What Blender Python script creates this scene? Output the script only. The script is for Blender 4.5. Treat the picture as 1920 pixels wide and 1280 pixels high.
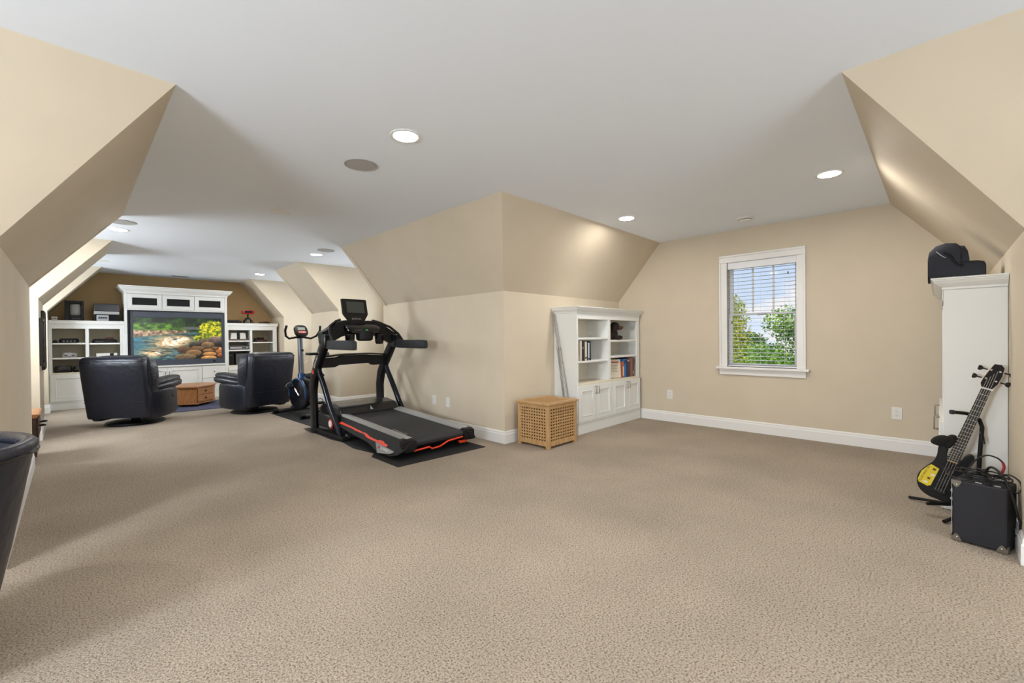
import bpy, bmesh, math, random
import numpy as np
from mathutils import Vector, Matrix
for _o in list(bpy.data.objects): bpy.data.objects.remove(_o)
S = bpy.context.scene
C = S.collection
PI = math.pi
random.seed(7)

# ------------------------------------------------------------------ camera
F_PX, YAW, PITCH, ROLL = 814.4, -0.0084, -0.0081, -0.0093
_a = PI/4 + YAW
_F = Vector((math.cos(_a)*math.cos(PITCH), math.sin(_a)*math.cos(PITCH), math.sin(PITCH)))
_R0 = _F.cross(Vector((0, 0, 1))).normalized(); _U0 = _R0.cross(_F)
_R = math.cos(ROLL)*_R0 + math.sin(ROLL)*_U0
_U = -math.sin(ROLL)*_R0 + math.cos(ROLL)*_U0
cam_d = bpy.data.cameras.new('camera'); cam_d.sensor_width = 36; cam_d.lens = F_PX/1920*36
cam_d.clip_start = 0.02; cam_d.clip_end = 300
cam = bpy.data.objects.new('camera', cam_d); C.objects.link(cam)
cam.matrix_world = Matrix(((_R.x, _U.x, -_F.x, 0), (_R.y, _U.y, -_F.y, 0), (_R.z, _U.z, -_F.z, 1.15), (0, 0, 0, 1)))
S.camera = cam

# ------------------------------------------------------------------ view and light levels
S.view_settings.view_transform = 'Standard'; S.view_settings.look = 'None'
S.view_settings.gamma = 1; S.view_settings.use_curve_mapping = False
S.view_settings.exposure = 0.10
LAMP = 245.0          # radiance of a recessed ceiling lamp lens
DAY = 1.0            # multiplier on the daylight entering each window

# ------------------------------------------------------------------ world: blue sky with clouds
W = bpy.data.worlds.new('world'); S.world = W; W.use_nodes = True
nt = W.node_tree; nt.nodes.clear()
tc = nt.nodes.new('ShaderNodeTexCoord'); sep = nt.nodes.new('ShaderNodeSeparateXYZ')
nt.links.new(tc.outputs['Generated'], sep.inputs[0])
rmp = nt.nodes.new('ShaderNodeValToRGB'); e = rmp.color_ramp.elements
e[0].position = 0.0; e[0].color = (0.66, 0.78, 0.95, 1); e[1].position = 0.6; e[1].color = (0.16, 0.33, 0.72, 1)
nt.links.new(sep.outputs['Z'], rmp.inputs[0])
mp = nt.nodes.new('ShaderNodeMapping'); mp.inputs['Scale'].default_value = (5, 5, 9)
nz = nt.nodes.new('ShaderNodeTexNoise'); nz.inputs['Scale'].default_value = 1.6; nz.inputs['Detail'].default_value = 6
nt.links.new(tc.outputs['Generated'], mp.inputs[0]); nt.links.new(mp.outputs[0], nz.inputs['Vector'])
cr = nt.nodes.new('ShaderNodeValToRGB'); cr.color_ramp.elements[0].position = 0.44; cr.color_ramp.elements[1].position = 0.58
nt.links.new(nz.outputs['Fac'], cr.inputs[0])
mx = nt.nodes.new('ShaderNodeMixRGB'); mx.inputs[2].default_value = (0.93, 0.90, 0.88, 1)
nt.links.new(cr.outputs[0], mx.inputs[0]); nt.links.new(rmp.outputs[0], mx.inputs[1])
bg = nt.nodes.new('ShaderNodeBackground'); bg.inputs['Strength'].default_value = 1.0
ow = nt.nodes.new('ShaderNodeOutputWorld')
nt.links.new(mx.outputs[0], bg.inputs[0]); nt.links.new(bg.outputs[0], ow.inputs[0])

sun_d = bpy.data.lights.new('sun', 'SUN'); sun_d.energy = 3.0; sun_d.angle = 0.01; sun_d.color = (1, .95, .86)
sun = bpy.data.objects.new('sun', sun_d); C.objects.link(sun)
sun.rotation_euler = (math.radians(28), 0, math.radians(-80))

# room dimensions (metres; camera stands over the origin)
XL, XR, YN, YB, XW, XLW, YNEAR, YT = -.257, 3.308, -.304, 3.375, 5.69, -2.64, -2.7, 11.157
ZK, ZC, RS = 1.664, 2.438, .645
E1, S2A, S2B, S3A = 5.96, 7.505, 8.74, 10.30
XD, XDL = XR+.95, XL-.95
TH = .10

def day_light(name, loc, direction, w, h, power, col=(.84, .92, 1)):
    l = bpy.data.lights.new(name, 'AREA'); l.shape = 'RECTANGLE'; l.size = w; l.size_y = h
    l.energy = power*DAY; l.color = col
    o = bpy.data.objects.new(name, l); C.objects.link(o); o.location = loc
    o.rotation_euler = Vector(direction).to_track_quat('-Z', 'Z').to_euler()
    return o
# daylight at the windows that the photograph does not look out of
day_light('daylight_left_wing', (XLW-.12, 1.53, 1.42), (1, 0, 0), .72, 1.2, 240)
day_light('daylight_near_gable', (1.52, YNEAR-.12, 1.42), (0, 1, 0), 1.5, 1.2, 72)
for _x, _dx, _p in ((XD+.12, -1, 36), (XDL-.12, 1, 105)):
    for _y in ((E1+S2A)/2, (S2B+S3A)/2):
        day_light('daylight_dormer', (_x, _y, 1.5), (_dx, 0, 0), .7, 1.1, _p)

# ------------------------------------------------------------------ materials
def lin(c):
    return tuple(((v/255)/12.92 if v/255 <= .04045 else ((v/255+.055)/1.055)**2.4) for v in c)
_M = {}
def mat(name, rgb=(200, 200, 200), rough=.5, metal=0, spec=.5, var=0, vscale=8, bump=0, bscale=60, bdist=.01, coat=0, stretch=None, rgb2=None, emit=None, es=1):
    if name in _M: return _M[name]
    m = bpy.data.materials.new(name); m.use_nodes = True; t = m.node_tree; b = t.nodes['Principled BSDF']
    col = (*lin(rgb), 1)
    b.inputs['Base Color'].default_value = col; b.inputs['Roughness'].default_value = rough
    b.inputs['Metallic'].default_value = metal; b.inputs['Specular IOR Level'].default_value = spec
    if coat: b.inputs['Coat Weight'].default_value = coat; b.inputs['Coat Roughness'].default_value = .1
    if emit: b.inputs['Emission Color'].default_value = (*lin(emit), 1); b.inputs['Emission Strength'].default_value = es
    if var or bump or rgb2:
        tx = t.nodes.new('ShaderNodeTexCoord'); mpn = t.nodes.new('ShaderNodeMapping')
        t.links.new(tx.outputs['Object'], mpn.inputs[0])
        if stretch: mpn.inputs['Scale'].default_value = stretch
    if var or rgb2:
        n = t.nodes.new('ShaderNodeTexNoise'); n.inputs['Scale'].default_value = vscale; n.inputs['Detail'].default_value = 4
        t.links.new(mpn.outputs[0], n.inputs['Vector'])
        mixn = t.nodes.new('ShaderNodeMixRGB')
        r = t.nodes.new('ShaderNodeValToRGB'); r.color_ramp.elements[0].position = .35; r.color_ramp.elements[1].position = .65
        t.links.new(n.outputs['Fac'], r.inputs[0]); t.links.new(r.outputs[0], mixn.inputs[0])
        c2 = (*lin(rgb2), 1) if rgb2 else tuple(min(1, v*(1+var)) for v in col[:3])+(1,)
        c1 = col if rgb2 else tuple(v*(1-var) for v in col[:3])+(1,)
        mixn.inputs[1].default_value = c1; mixn.inputs[2].default_value = c2
        t.links.new(mixn.outputs[0], b.inputs['Base Color'])
    if bump:
        n2 = t.nodes.new('ShaderNodeTexNoise'); n2.inputs['Scale'].default_value = bscale; n2.inputs['Detail'].default_value = 3
        t.links.new(mpn.outputs[0], n2.inputs['Vector'])
        bp = t.nodes.new('ShaderNodeBump'); bp.inputs['Strength'].default_value = bump; bp.inputs['Distance'].default_value = bdist
        t.links.new(n2.outputs['Fac'], bp.inputs['Height']); t.links.new(bp.outputs[0], b.inputs['Normal'])
    _M[name] = m
    return m
def emission(name, rgb, s):
    if name in _M: return _M[name]
    m = bpy.data.materials.new(name); m.use_nodes = True; t = m.node_tree; t.nodes.clear()
    em = t.nodes.new('ShaderNodeEmission'); em.inputs[0].default_value = (*lin(rgb), 1); em.inputs[1].default_value = s
    o = t.nodes.new('ShaderNodeOutputMaterial'); t.links.new(em.outputs[0], o.inputs[0]); _M[name] = m
    return m
def glass_mat():
    m = bpy.data.materials.new('window_glass'); m.use_nodes = True; t = m.node_tree; t.nodes.clear()
    tr = t.nodes.new('ShaderNodeBsdfTransparent'); gl = t.nodes.new('ShaderNodeBsdfGlossy'); gl.inputs['Roughness'].default_value = .02
    fr = t.nodes.new('ShaderNodeFresnel'); fr.inputs[0].default_value = 1.3
    ms = t.nodes.new('ShaderNodeMixShader'); o = t.nodes.new('ShaderNodeOutputMaterial')
    t.links.new(fr.outputs[0], ms.inputs[0]); t.links.new(tr.outputs[0], ms.inputs[1]); t.links.new(gl.outputs[0], ms.inputs[2]); t.links.new(ms.outputs[0], o.inputs[0])
    return m
def carpet_mat():
    m = bpy.data.materials.new('carpet'); m.use_nodes = True; t = m.node_tree; b = t.nodes['Principled BSDF']
    b.inputs['Roughness'].default_value = .95; b.inputs['Specular IOR Level'].default_value = .1
    tx = t.nodes.new('ShaderNodeTexCoord')
    big = t.nodes.new('ShaderNodeTexNoise'); big.inputs['Scale'].default_value = 1.1; big.inputs['Detail'].default_value = 3
    mid = t.nodes.new('ShaderNodeTexNoise'); mid.inputs['Scale'].default_value = 125; mid.inputs['Detail'].default_value = 3; mid.inputs['Roughness'].default_value = .65
    vo = t.nodes.new('ShaderNodeTexVoronoi'); vo.inputs['Scale'].default_value = 120
    wob = t.nodes.new('ShaderNodeTexNoise'); wob.inputs['Scale'].default_value = 40
    for n in (big, mid, wob): t.links.new(tx.outputs['Object'], n.inputs['Vector'])
    add = t.nodes.new('ShaderNodeMixRGB'); add.blend_type = 'ADD'; add.inputs[0].default_value = .03
    t.links.new(tx.outputs['Object'], add.inputs[1]); t.links.new(wob.outputs['Color'], add.inputs[2]); t.links.new(add.outputs[0], vo.inputs['Vector'])
    r = t.nodes.new('ShaderNodeValToRGB'); el = r.color_ramp.elements
    el[0].position = .33; el[0].color = (*lin((112, 98, 85)), 1); el[1].position = .5; el[1].color = (*lin((184, 170, 153)), 1)
    e3 = el.new(.72); e3.color = (*lin((204, 191, 173)), 1)
    t.links.new(mid.outputs['Fac'], r.inputs[0])
    r2 = t.nodes.new('ShaderNodeValToRGB'); r2.color_ramp.elements[0].position = .35; r2.color_ramp.elements[0].color = (.86, .86, .86, 1)
    r2.color_ramp.elements[1].position = .65; r2.color_ramp.elements[1].color = (1.03, 1.03, 1.03, 1)
    t.links.new(big.outputs['Fac'], r2.inputs[0])
    mu = t.nodes.new('ShaderNodeMixRGB'); mu.blend_type = 'MULTIPLY'; mu.inputs[0].default_value = 1
    t.links.new(r.outputs[0], mu.inputs[1]); t.links.new(r2.outputs[0], mu.inputs[2]); t.links.new(mu.outputs[0], b.inputs['Base Color'])
    ad = t.nodes.new('ShaderNodeMath'); ad.operation = 'SUBTRACT'; t.links.new(mid.outputs['Fac'], ad.inputs[0])
    sc = t.nodes.new('ShaderNodeMath'); sc.operation = 'MULTIPLY'; sc.inputs[1].default_value = .5; t.links.new(vo.outputs['Distance'], sc.inputs[0]); t.links.new(sc.outputs[0], ad.inputs[1])
    bp = t.nodes.new('ShaderNodeBump'); bp.inputs['Strength'].default_value = .8; bp.inputs['Distance'].default_value = .014
    t.links.new(ad.outputs[0], bp.inputs['Height']); t.links.new(bp.outputs[0], b.inputs['Normal'])
    return m
WALL = mat('wall_paint', (207, 194, 172), .7, var=.02, vscale=3, bump=.05, bscale=300, bdist=.002)
CEIL = mat('ceiling_paint', (236, 242, 250), .85, bump=.05, bscale=250, bdist=.002)
TRIM = mat('trim_white', (232, 231, 228), .38)
CAB = mat('cabinet_white', (229, 230, 227), .42)
CABIN = mat('cabinet_interior', (221, 213, 194), .5)
ACCENT = mat('accent_wall_paint', (180, 152, 108), .75, var=.02, vscale=3)
KHAKI = mat('shelf_back_khaki', (226, 214, 186), .6)
CARPET = carpet_mat()
GLASS = glass_mat()
BLACK = mat('black_plastic', (17, 17, 18), .5, spec=.3)
BLACKG = mat('black_gloss', (14, 14, 16), .16)
SATIN = mat('black_satin_metal', (24, 25, 28), .3, metal=.4)
CHAR = mat('charcoal_foam', (45, 47, 51), .75)
RUBBER = mat('black_rubber', (26, 26, 27), .8, bump=.15, bscale=400, bdist=.002)
LEATHER = mat('black_leather', (25, 28, 40), .36, var=.12, vscale=6, bump=.35, bscale=16, bdist=.012)
LEATHER2 = mat('black_leather_pleated', (23, 26, 37), .34, bump=.6, bscale=34, bdist=.012)
STEEL = mat('brushed_nickel', (150, 145, 138), .32, metal=1)
CHROME = mat('chrome', (205, 205, 208), .12, metal=1)
SILVER = mat('silver_plastic', (168, 168, 168), .4, metal=.2)
WHITEP = mat('white_plastic', (226, 224, 218), .4)
RED = mat('red_plastic', (196, 42, 32), .4)
ORANGE = mat('orange_red', (226, 66, 34), .4)
BLUE = mat('blue_metallic', (38, 74, 122), .3, metal=.3)
GREYP = mat('grey_plastic', (104, 106, 108), .45)
DARKG = mat('dark_grey', (58, 58, 60), .5)
OAK = mat('oak_wood', (171, 117, 66), .42, rgb2=(143, 90, 46), vscale=9, stretch=(14, 14, 1.2), bump=.08, bscale=50)
OAKT = mat('oak_top', (178, 122, 74), .32, rgb2=(152, 98, 54), vscale=9, stretch=(1.2, 14, 14))
ACACIA = mat('hamper_wood', (192, 156, 108), .5, rgb2=(170, 130, 84), vscale=7, stretch=(10, 10, 1.5))
WALNUT = mat('dark_walnut', (74, 42, 24), .35, rgb2=(46, 25, 14), vscale=9, stretch=(10, 10, 1.5))
MAPLE = mat('maple_neck', (206, 168, 118), .4)

# ------------------------------------------------------------------ mesh helpers
class MB:
    def __init__(s): s.v = []; s.f = []
    def add(s, vs, fs):
        o = len(s.v); s.v += [tuple(p) for p in vs]; s.f += [tuple(i+o for i in f) for f in fs]; return s
    def box(s, x0, x1, y0, y1, z0, z1):
        if x0 > x1: x0, x1 = x1, x0
        if y0 > y1: y0, y1 = y1, y0
        if z0 > z1: z0, z1 = z1, z0
        return s.add([(x0, y0, z0), (x1, y0, z0), (x1, y1, z0), (x0, y1, z0), (x0, y0, z1), (x1, y0, z1), (x1, y1, z1), (x0, y1, z1)],
                     [(0, 3, 2, 1), (4, 5, 6, 7), (0, 1, 5, 4), (1, 2, 6, 5), (2, 3, 7, 6), (3, 0, 4, 7)])
    def prism(s, pts, axis, a, b):
        n = len(pts)
        def P(p, c):
            return {'x': (c, p[0], p[1]), 'y': (p[0], c, p[1]), 'z': (p[0], p[1], c)}[axis]
        vs = [P(p, a) for p in pts]+[P(p, b) for p in pts]
        return s.add(vs, [tuple(range(n))[::-1], tuple(range(n, 2*n))]+[(i, (i+1) % n, n+(i+1) % n, n+i) for i in range(n)])
    def loft(s, rings, cap=True):
        n = len(rings[0]); vs = [p for r in rings for p in r]; fs = []
        for k in range(len(rings)-1):
            for i in range(n):
                j = (i+1) % n; fs.append((k*n+i, k*n+j, (k+1)*n+j, (k+1)*n+i))
        if cap: fs += [tuple(range(n))[::-1], tuple(range((len(rings)-1)*n, len(rings)*n))]
        return s.add(vs, fs)
    def tube(s, pts, r, n=10, closed=False):
        pts = [Vector(p) for p in pts]; rr = r if isinstance(r, (list, tuple)) else [r]*len(pts)
        rings = []; ref = None
        for i, p in enumerate(pts):
            if closed: d = pts[(i+1) % len(pts)]-pts[i-1]
            else: d = (pts[min(i+1, len(pts)-1)]-pts[max(i-1, 0)])
            d.normalize()
            if ref is None:
                ref = Vector((0, 0, 1)) if abs(d.z) < .9 else Vector((1, 0, 0))
            a = (ref-d*ref.dot(d)); a.normalize(); ref = a; b = d.cross(a)
            rings.append([p+a*rr[i]*math.cos(2*PI*k/n)+b*rr[i]*math.sin(2*PI*k/n) for k in range(n)])
        if closed: rings.append(rings[0])
        return s.loft(rings, cap=not closed)
    def lathe(s, prof, c=(0, 0, 0), n=24):
        rings = [[(c[0]+r*math.cos(2*PI*k/n), c[1]+r*math.sin(2*PI*k/n), c[2]+z) for k in range(n)] for r, z in prof]
        return s.loft(rings)
    def obj(s, name, m, parent=None, bevel=0, smooth=False, sub=0, seg=2, kind=None, matrix=None):
        me = bpy.data.meshes.new(name); me.from_pydata(s.v, [], s.f); me.update()
        bm = bmesh.new(); bm.from_mesh(me); bmesh.ops.recalc_face_normals(bm, faces=bm.faces); bm.to_mesh(me); bm.free()
        me.materials.append(m)
        if smooth or sub:
            for p in me.polygons: p.use_smooth = True
        o = bpy.data.objects.new(name, me); C.objects.link(o)
        if parent: o.parent = parent
        if matrix is not None: o.matrix_local = matrix
        if bevel:
            bv = o.modifiers.new('bevel', 'BEVEL'); bv.width = bevel; bv.segments = seg; bv.limit_method = 'ANGLE'; bv.angle_limit = .6
        if sub:
            sb = o.modifiers.new('sub', 'SUBSURF'); sb.levels = sub; sb.render_levels = sub
        elif smooth:
            for p in me.polygons: p.use_smooth = True
            try: me.set_sharp_from_angle(angle=math.radians(40))
            except Exception: pass
        if kind: o['kind'] = kind
        return o
def sgnpow(v, p): return math.copysign(abs(v)**p, v)
def ring(plane, c, h1, h2, n=20, ex=4):
    """superellipse ring in plane 'xy','xz','yz' at centre c"""
    out = []
    for k in range(n):
        t = 2*PI*k/n; a = h1*sgnpow(math.cos(t), 2/ex); b = h2*sgnpow(math.sin(t), 2/ex)
        out.append({'xy': (c[0]+a, c[1]+b, c[2]), 'xz': (c[0]+a, c[1], c[2]+b), 'yz': (c[0], c[1]+a, c[2]+b)}[plane])
    return out
def thing(name, label, cat, loc=(0, 0, 0), rotz=0, group=None):
    o = bpy.data.objects.new(name, None); C.objects.link(o); o.empty_display_size = .1
    o.location = loc; o.rotation_euler = (0, 0, rotz); tag(o, label, cat, group); return o
def tag(o, label, cat, group=None, kind=None):
    o['label'] = label; o['category'] = cat
    if group: o['group'] = group
    if kind: o['kind'] = kind
    return o
def struct(o, label, cat):
    o['kind'] = 'structure'; o['label'] = label; o['category'] = cat; return o
def empty_struct(name, label, cat, loc, rotz=0):
    o = bpy.data.objects.new(name, None); C.objects.link(o); o.location = loc; o.rotation_euler = (0, 0, rotz)
    return struct(o, label, cat)
def dup(root, loc=None, rotz=None, label=None):
    r = root.copy(); C.objects.link(r)
    if loc is not None: r.location = loc
    if rotz is not None: r.rotation_euler = (0, 0, rotz)
    if label: r['label'] = label
    for ch in list(root.children):
        c = ch.copy(); C.objects.link(c); c.parent = r
        for g in list(ch.children):
            d = g.copy(); C.objects.link(d); d.parent = c
    return r
def copy_part(o, loc):
    c = o.copy(); C.objects.link(c); c.location = loc; return c
def text(body, size, name, m, parent, matrix, ext=.0006):
    cu = bpy.data.curves.new('t', 'FONT'); cu.body = body; cu.size = size; cu.extrude = ext; cu.align_x = 'CENTER'; cu.align_y = 'CENTER'
    to = bpy.data.objects.new('t', cu); me = bpy.data.meshes.new_from_object(to); bpy.data.objects.remove(to)
    me.materials.clear(); me.materials.append(m)
    o = bpy.data.objects.new(name, me); C.objects.link(o); o.parent = parent; o.matrix_local = matrix; return o
def basis(o, x, y, z):
    x, y, z = Vector(x).normalized(), Vector(y).normalized(), Vector(z).normalized()
    return Matrix(((x.x, y.x, z.x, o[0]), (x.y, y.y, z.y, o[1]), (x.z, y.z, z.z, o[2]), (0, 0, 0, 1)))
def slab(mb, pts, out, t=TH):
    n = Vector(out).normalized()*t; k = len(pts)
    vs = [Vector(p) for p in pts]; ctr = sum(vs, Vector())/k
    vs += [p+n+(ctr-p).normalized()*t*2 for p in vs]      # back face drawn in, so that meeting slabs share only an edge
    mb.add(vs, [tuple(range(k)), tuple(range(k, 2*k))]+[(i, (i+1) % k, k+(i+1) % k, k+i) for i in range(k)])
    return mb

# ================================================================== the room shell
fl = MB().box(XDL-.3, XW+.2, YNEAR-.2, YT+.2, -.12, 0)
fl.box(XLW-.2, XDL-.3, YN-.2, YB+.2, -.12, 0)
struct(fl.obj('floor', CARPET), 'beige frieze carpet over the whole attic floor', 'floor')
ce = MB()
ce.box(XL+RS, XR-RS, YNEAR, YT, ZC, ZC+TH)
ce.box(XR-RS, XW, YN+RS, YB-RS, ZC, ZC+TH); ce.box(XLW, XL+RS, YN+RS, YB-RS, ZC, ZC+TH)
for ya, yb in ((E1, S2A), (S2B, S3A)):
    ce.box(XR-RS, XD, ya, yb, ZC, ZC+TH); ce.box(XDL, XL+RS, ya, yb, ZC, ZC+TH)
struct(ce.obj('ceiling', CEIL), 'flat off-white ceiling', 'ceiling')

def knee(name, label, p0, p1, out):
    """upright knee wall from floor to ZK"""
    struct(slab(MB(), [(*p0, 0), (*p1, 0), (*p1, ZK), (*p0, ZK)], out).obj(name, WALL), label, 'wall')
def slope(name, label, pts, out):
    struct(slab(MB(), pts, out).obj(name, WALL), label, 'wall')
_so = (.774, 0, .645)
# corridor right and left sides
segs = [(YB, E1, 'beside the treadmill'), (S2A, S2B, 'between the two right dormers'), (S3A, YT, 'at the far right by the shelves')]
for ya, yb, w in segs:
    knee('wall_right', 'beige knee wall '+w, (XR, ya), (XR, yb), (1, 0, 0))
    y0 = YB-RS if ya == YB else ya
    slope('wall_right', 'beige sloping wall '+w, [(XR, ya, ZK), (XR, yb, ZK), (XR-RS, yb, ZC), (XR-RS, y0, ZC)], _so)
segs = [(YB, E1, 'at the near left'), (S2A, S2B, 'between the two left dormers'), (S3A, YT, 'at the far left by the shelves')]
for ya, yb, w in segs:
    knee('wall_left', 'beige knee wall '+w, (XL, ya), (XL, yb), (-1, 0, 0))
    y0 = YB-RS if ya == YB else ya
    slope('wall_left', 'beige sloping wall '+w, [(XL, ya, ZK), (XL, yb, ZK), (XL+RS, yb, ZC), (XL+RS, y0, ZC)], (-.774, 0, .645))
# near end of the corridor (behind the camera)
knee('wall_right', 'beige knee wall behind the camera on the right', (XR, YNEAR), (XR, YN), (1, 0, 0))
slope('wall_right', 'beige sloping wall at the upper right edge of the photo', [(XR, YNEAR, ZK), (XR, YN, ZK), (XR-RS, YN+RS, ZC), (XR-RS, YNEAR, ZC)], _so)
knee('wall_left', 'beige knee wall behind the camera on the left', (XL, YNEAR), (XL, YN), (-1, 0, 0))
slope('wall_left', 'beige sloping wall behind the camera', [(XL, YNEAR, ZK), (XL, YN, ZK), (XL+RS, YN+RS, ZC), (XL+RS, YNEAR, ZC)], (-.774, 0, .645))
# wings
for sx, xe, xc, side in ((1, XW, XR, 'right'), (-1, XLW, XL, 'left')):
    xi = xc-sx*RS
    knee('wall_'+side, 'beige knee wall at the far side of the %s wing' % side, (xc, YB), (xe, YB), (0, 1, 0))
    slope('wall_'+side, 'beige sloping wall at the far side of the %s wing' % side, [(xc, YB, ZK), (xe, YB, ZK), (xe, YB-RS, ZC), (xi, YB-RS, ZC)], (0, .774, .645))
    knee('wall_'+side, 'knee wall at the near side of the %s wing' % side, (xc, YN), (xe, YN), (0, -1, 0))
    slope('wall_'+side, 'sloping wall at the near side of the %s wing' % side, [(xc, YN, ZK), (xe, YN, ZK), (xe, YN+RS, ZC), (xi, YN+RS, ZC)], (0, -.774, .645))
# gable walls, with openings
def gable(name, label, axis, c, lo, hi, op, sgn, sloped=True, m=None):
    mb = MB(); r = RS if sloped else 0; zk = ZK if sloped else ZC
    P = []
    if op:
        a, b, z0, z1 = op
        P += [[(lo, 0), (a, 0), (a, ZC), (lo+r, ZC), (lo, zk)], [(b, 0), (hi, 0), (hi, zk), (hi-r, ZC), (b, ZC)], [(a, 0), (b, 0), (b, z0), (a, z0)], [(a, z1), (b, z1), (b, ZC), (a, ZC)]]
    else: P += [[(lo, 0), (hi, 0), (hi, zk), (hi-r, ZC), (lo+r, ZC), (lo, zk)]]
    for p in P: mb.prism(p, axis, c, c+sgn*.14)
    struct(mb.obj(name, m or WALL), label, 'wall')
OPV = (1.13, 1.868, .775, 2.05)
gable('wall_window', 'beige gable wall with the window', 'x', XW, YN, YB, OPV, 1)
gable('wall_left', 'beige gable wall ending the left wing', 'x', XLW, YN, YB, OPV, -1)
gable('wall_back', 'olive brown gable wall behind the television cabinets', 'y', YT, XL, XR, None, 1, m=ACCENT)
gable('wall_front', 'beige gable wall behind the camera', 'y', YNEAR, XL, XR, (.77, 2.27, .775, 2.05), -1)
for n, (ya, yb) in enumerate(((E1, S2A), (S2B, S3A))):
    m_ = (ya+yb)/2; w = 'nearer' if n == 0 else 'farther'
    gable('wall_right', 'window wall of the %s right dormer' % w, 'x', XD, ya, yb, (m_-.37, m_+.37, .85, 2.05), 1, False)
    gable('wall_left', 'window wall of the %s left dormer' % w, 'x', XDL, ya, yb, (m_-.37, m_+.37, .85, 2.05), -1, False)
    for sx, xk, xd, side in ((1, XR, XD, 'right'), (-1, XL, XDL, 'left')):
        for yy, sg, ww in ((ya, -1, 'near'), (yb, 1, 'far')):
            slope('wall_'+side, '%s cheek wall of the %s %s dormer' % (ww, w, side), [(xk, yy, 0), (xd, yy, 0), (xd, yy, ZC), (xk-sx*RS, yy, ZC), (xk, yy, ZK)], (0, sg, 0))
# baseboards
def baseboard(name, label, p0, p1, nrm, m0=0, m1=0):
    p0 = Vector((*p0, 0)); p1 = Vector((*p1, 0)); n = Vector((*nrm, 0)); mb = MB()
    prof = [(0, 0), (.016, 0), (.016, .098), (.011, .108), (.011, .122), (.006, .132), (0, .134)]
    d = (p1-p0).normalized()
    mb.loft([[p+n*a+d*(a*k)+Vector((0, 0, z)) for a, z in prof] for p, k in ((p0, -m0), (p1, m1))])
    struct(mb.obj(name, TRIM), label, 'baseboard')
baseboard('baseboard_right', 'white baseboard behind the treadmill', (XR, YB), (XR, E1), (-1, 0), 1)
baseboard('baseboard_right', 'white baseboard left of the bookcase', (XR, YB), (4.16, YB), (0, -1), 1)
baseboard('baseboard_window', 'white baseboard under the window', (XW, YN), (XW, YB-.357), (-1, 0))
baseboard('baseboard_near', 'white baseboard at the right edge behind the amplifier', (XR, YN), (4.03, YN), (0, 1), 1)
baseboard('baseboard_right', 'white baseboard between the right dormers', (XR, S2A), (XR, S2B), (-1, 0), 1)
baseboard('baseboard_right', 'white baseboard beside the far right shelves', (XR, S3A), (XR, 10.6), (-1, 0), 1)
baseboard('baseboard_left', 'white baseboard on the near left knee wall', (XL, YB), (XL, E1), (1, 0), 1)
baseboard('baseboard_left', 'white baseboard of the left wing', (XLW, YB), (XL, YB), (0, -1), 0, 1)
baseboard('baseboard_left', 'white baseboard between the left dormers', (XL, S2A), (XL, S2B), (1, 0), 1)
baseboard('baseboard_left', 'white baseboard beside the far left shelves', (XL, S3A), (XL, 10.62), (1, 0), 1)
baseboard('baseboard_right', 'white baseboard on the right wall behind the camera', (XR, YNEAR), (XR, YN), (-1, 0), 0, 1)
for n, (ya, yb) in enumerate(((E1, S2A), (S2B, S3A))):
    w = 'nearer' if n == 0 else 'farther'
    baseboard('baseboard_right', 'white baseboard on the cheek of the %s right dormer' % w, (XR, yb), (XD, yb), (0, -1), 1)
    baseboard('baseboard_left', 'white baseboard on the cheek of the %s left dormer' % w, (XDL, yb), (XL, yb), (0, -1), 0, 1)
    baseboard('baseboard_right', 'white baseboard under the %s right dormer window' % w, (XD, ya), (XD, yb), (-1, 0))
    baseboard('baseboard_left', 'white baseboard under the %s left dormer window' % w, (XDL, ya), (XDL, yb), (1, 0))

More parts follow.
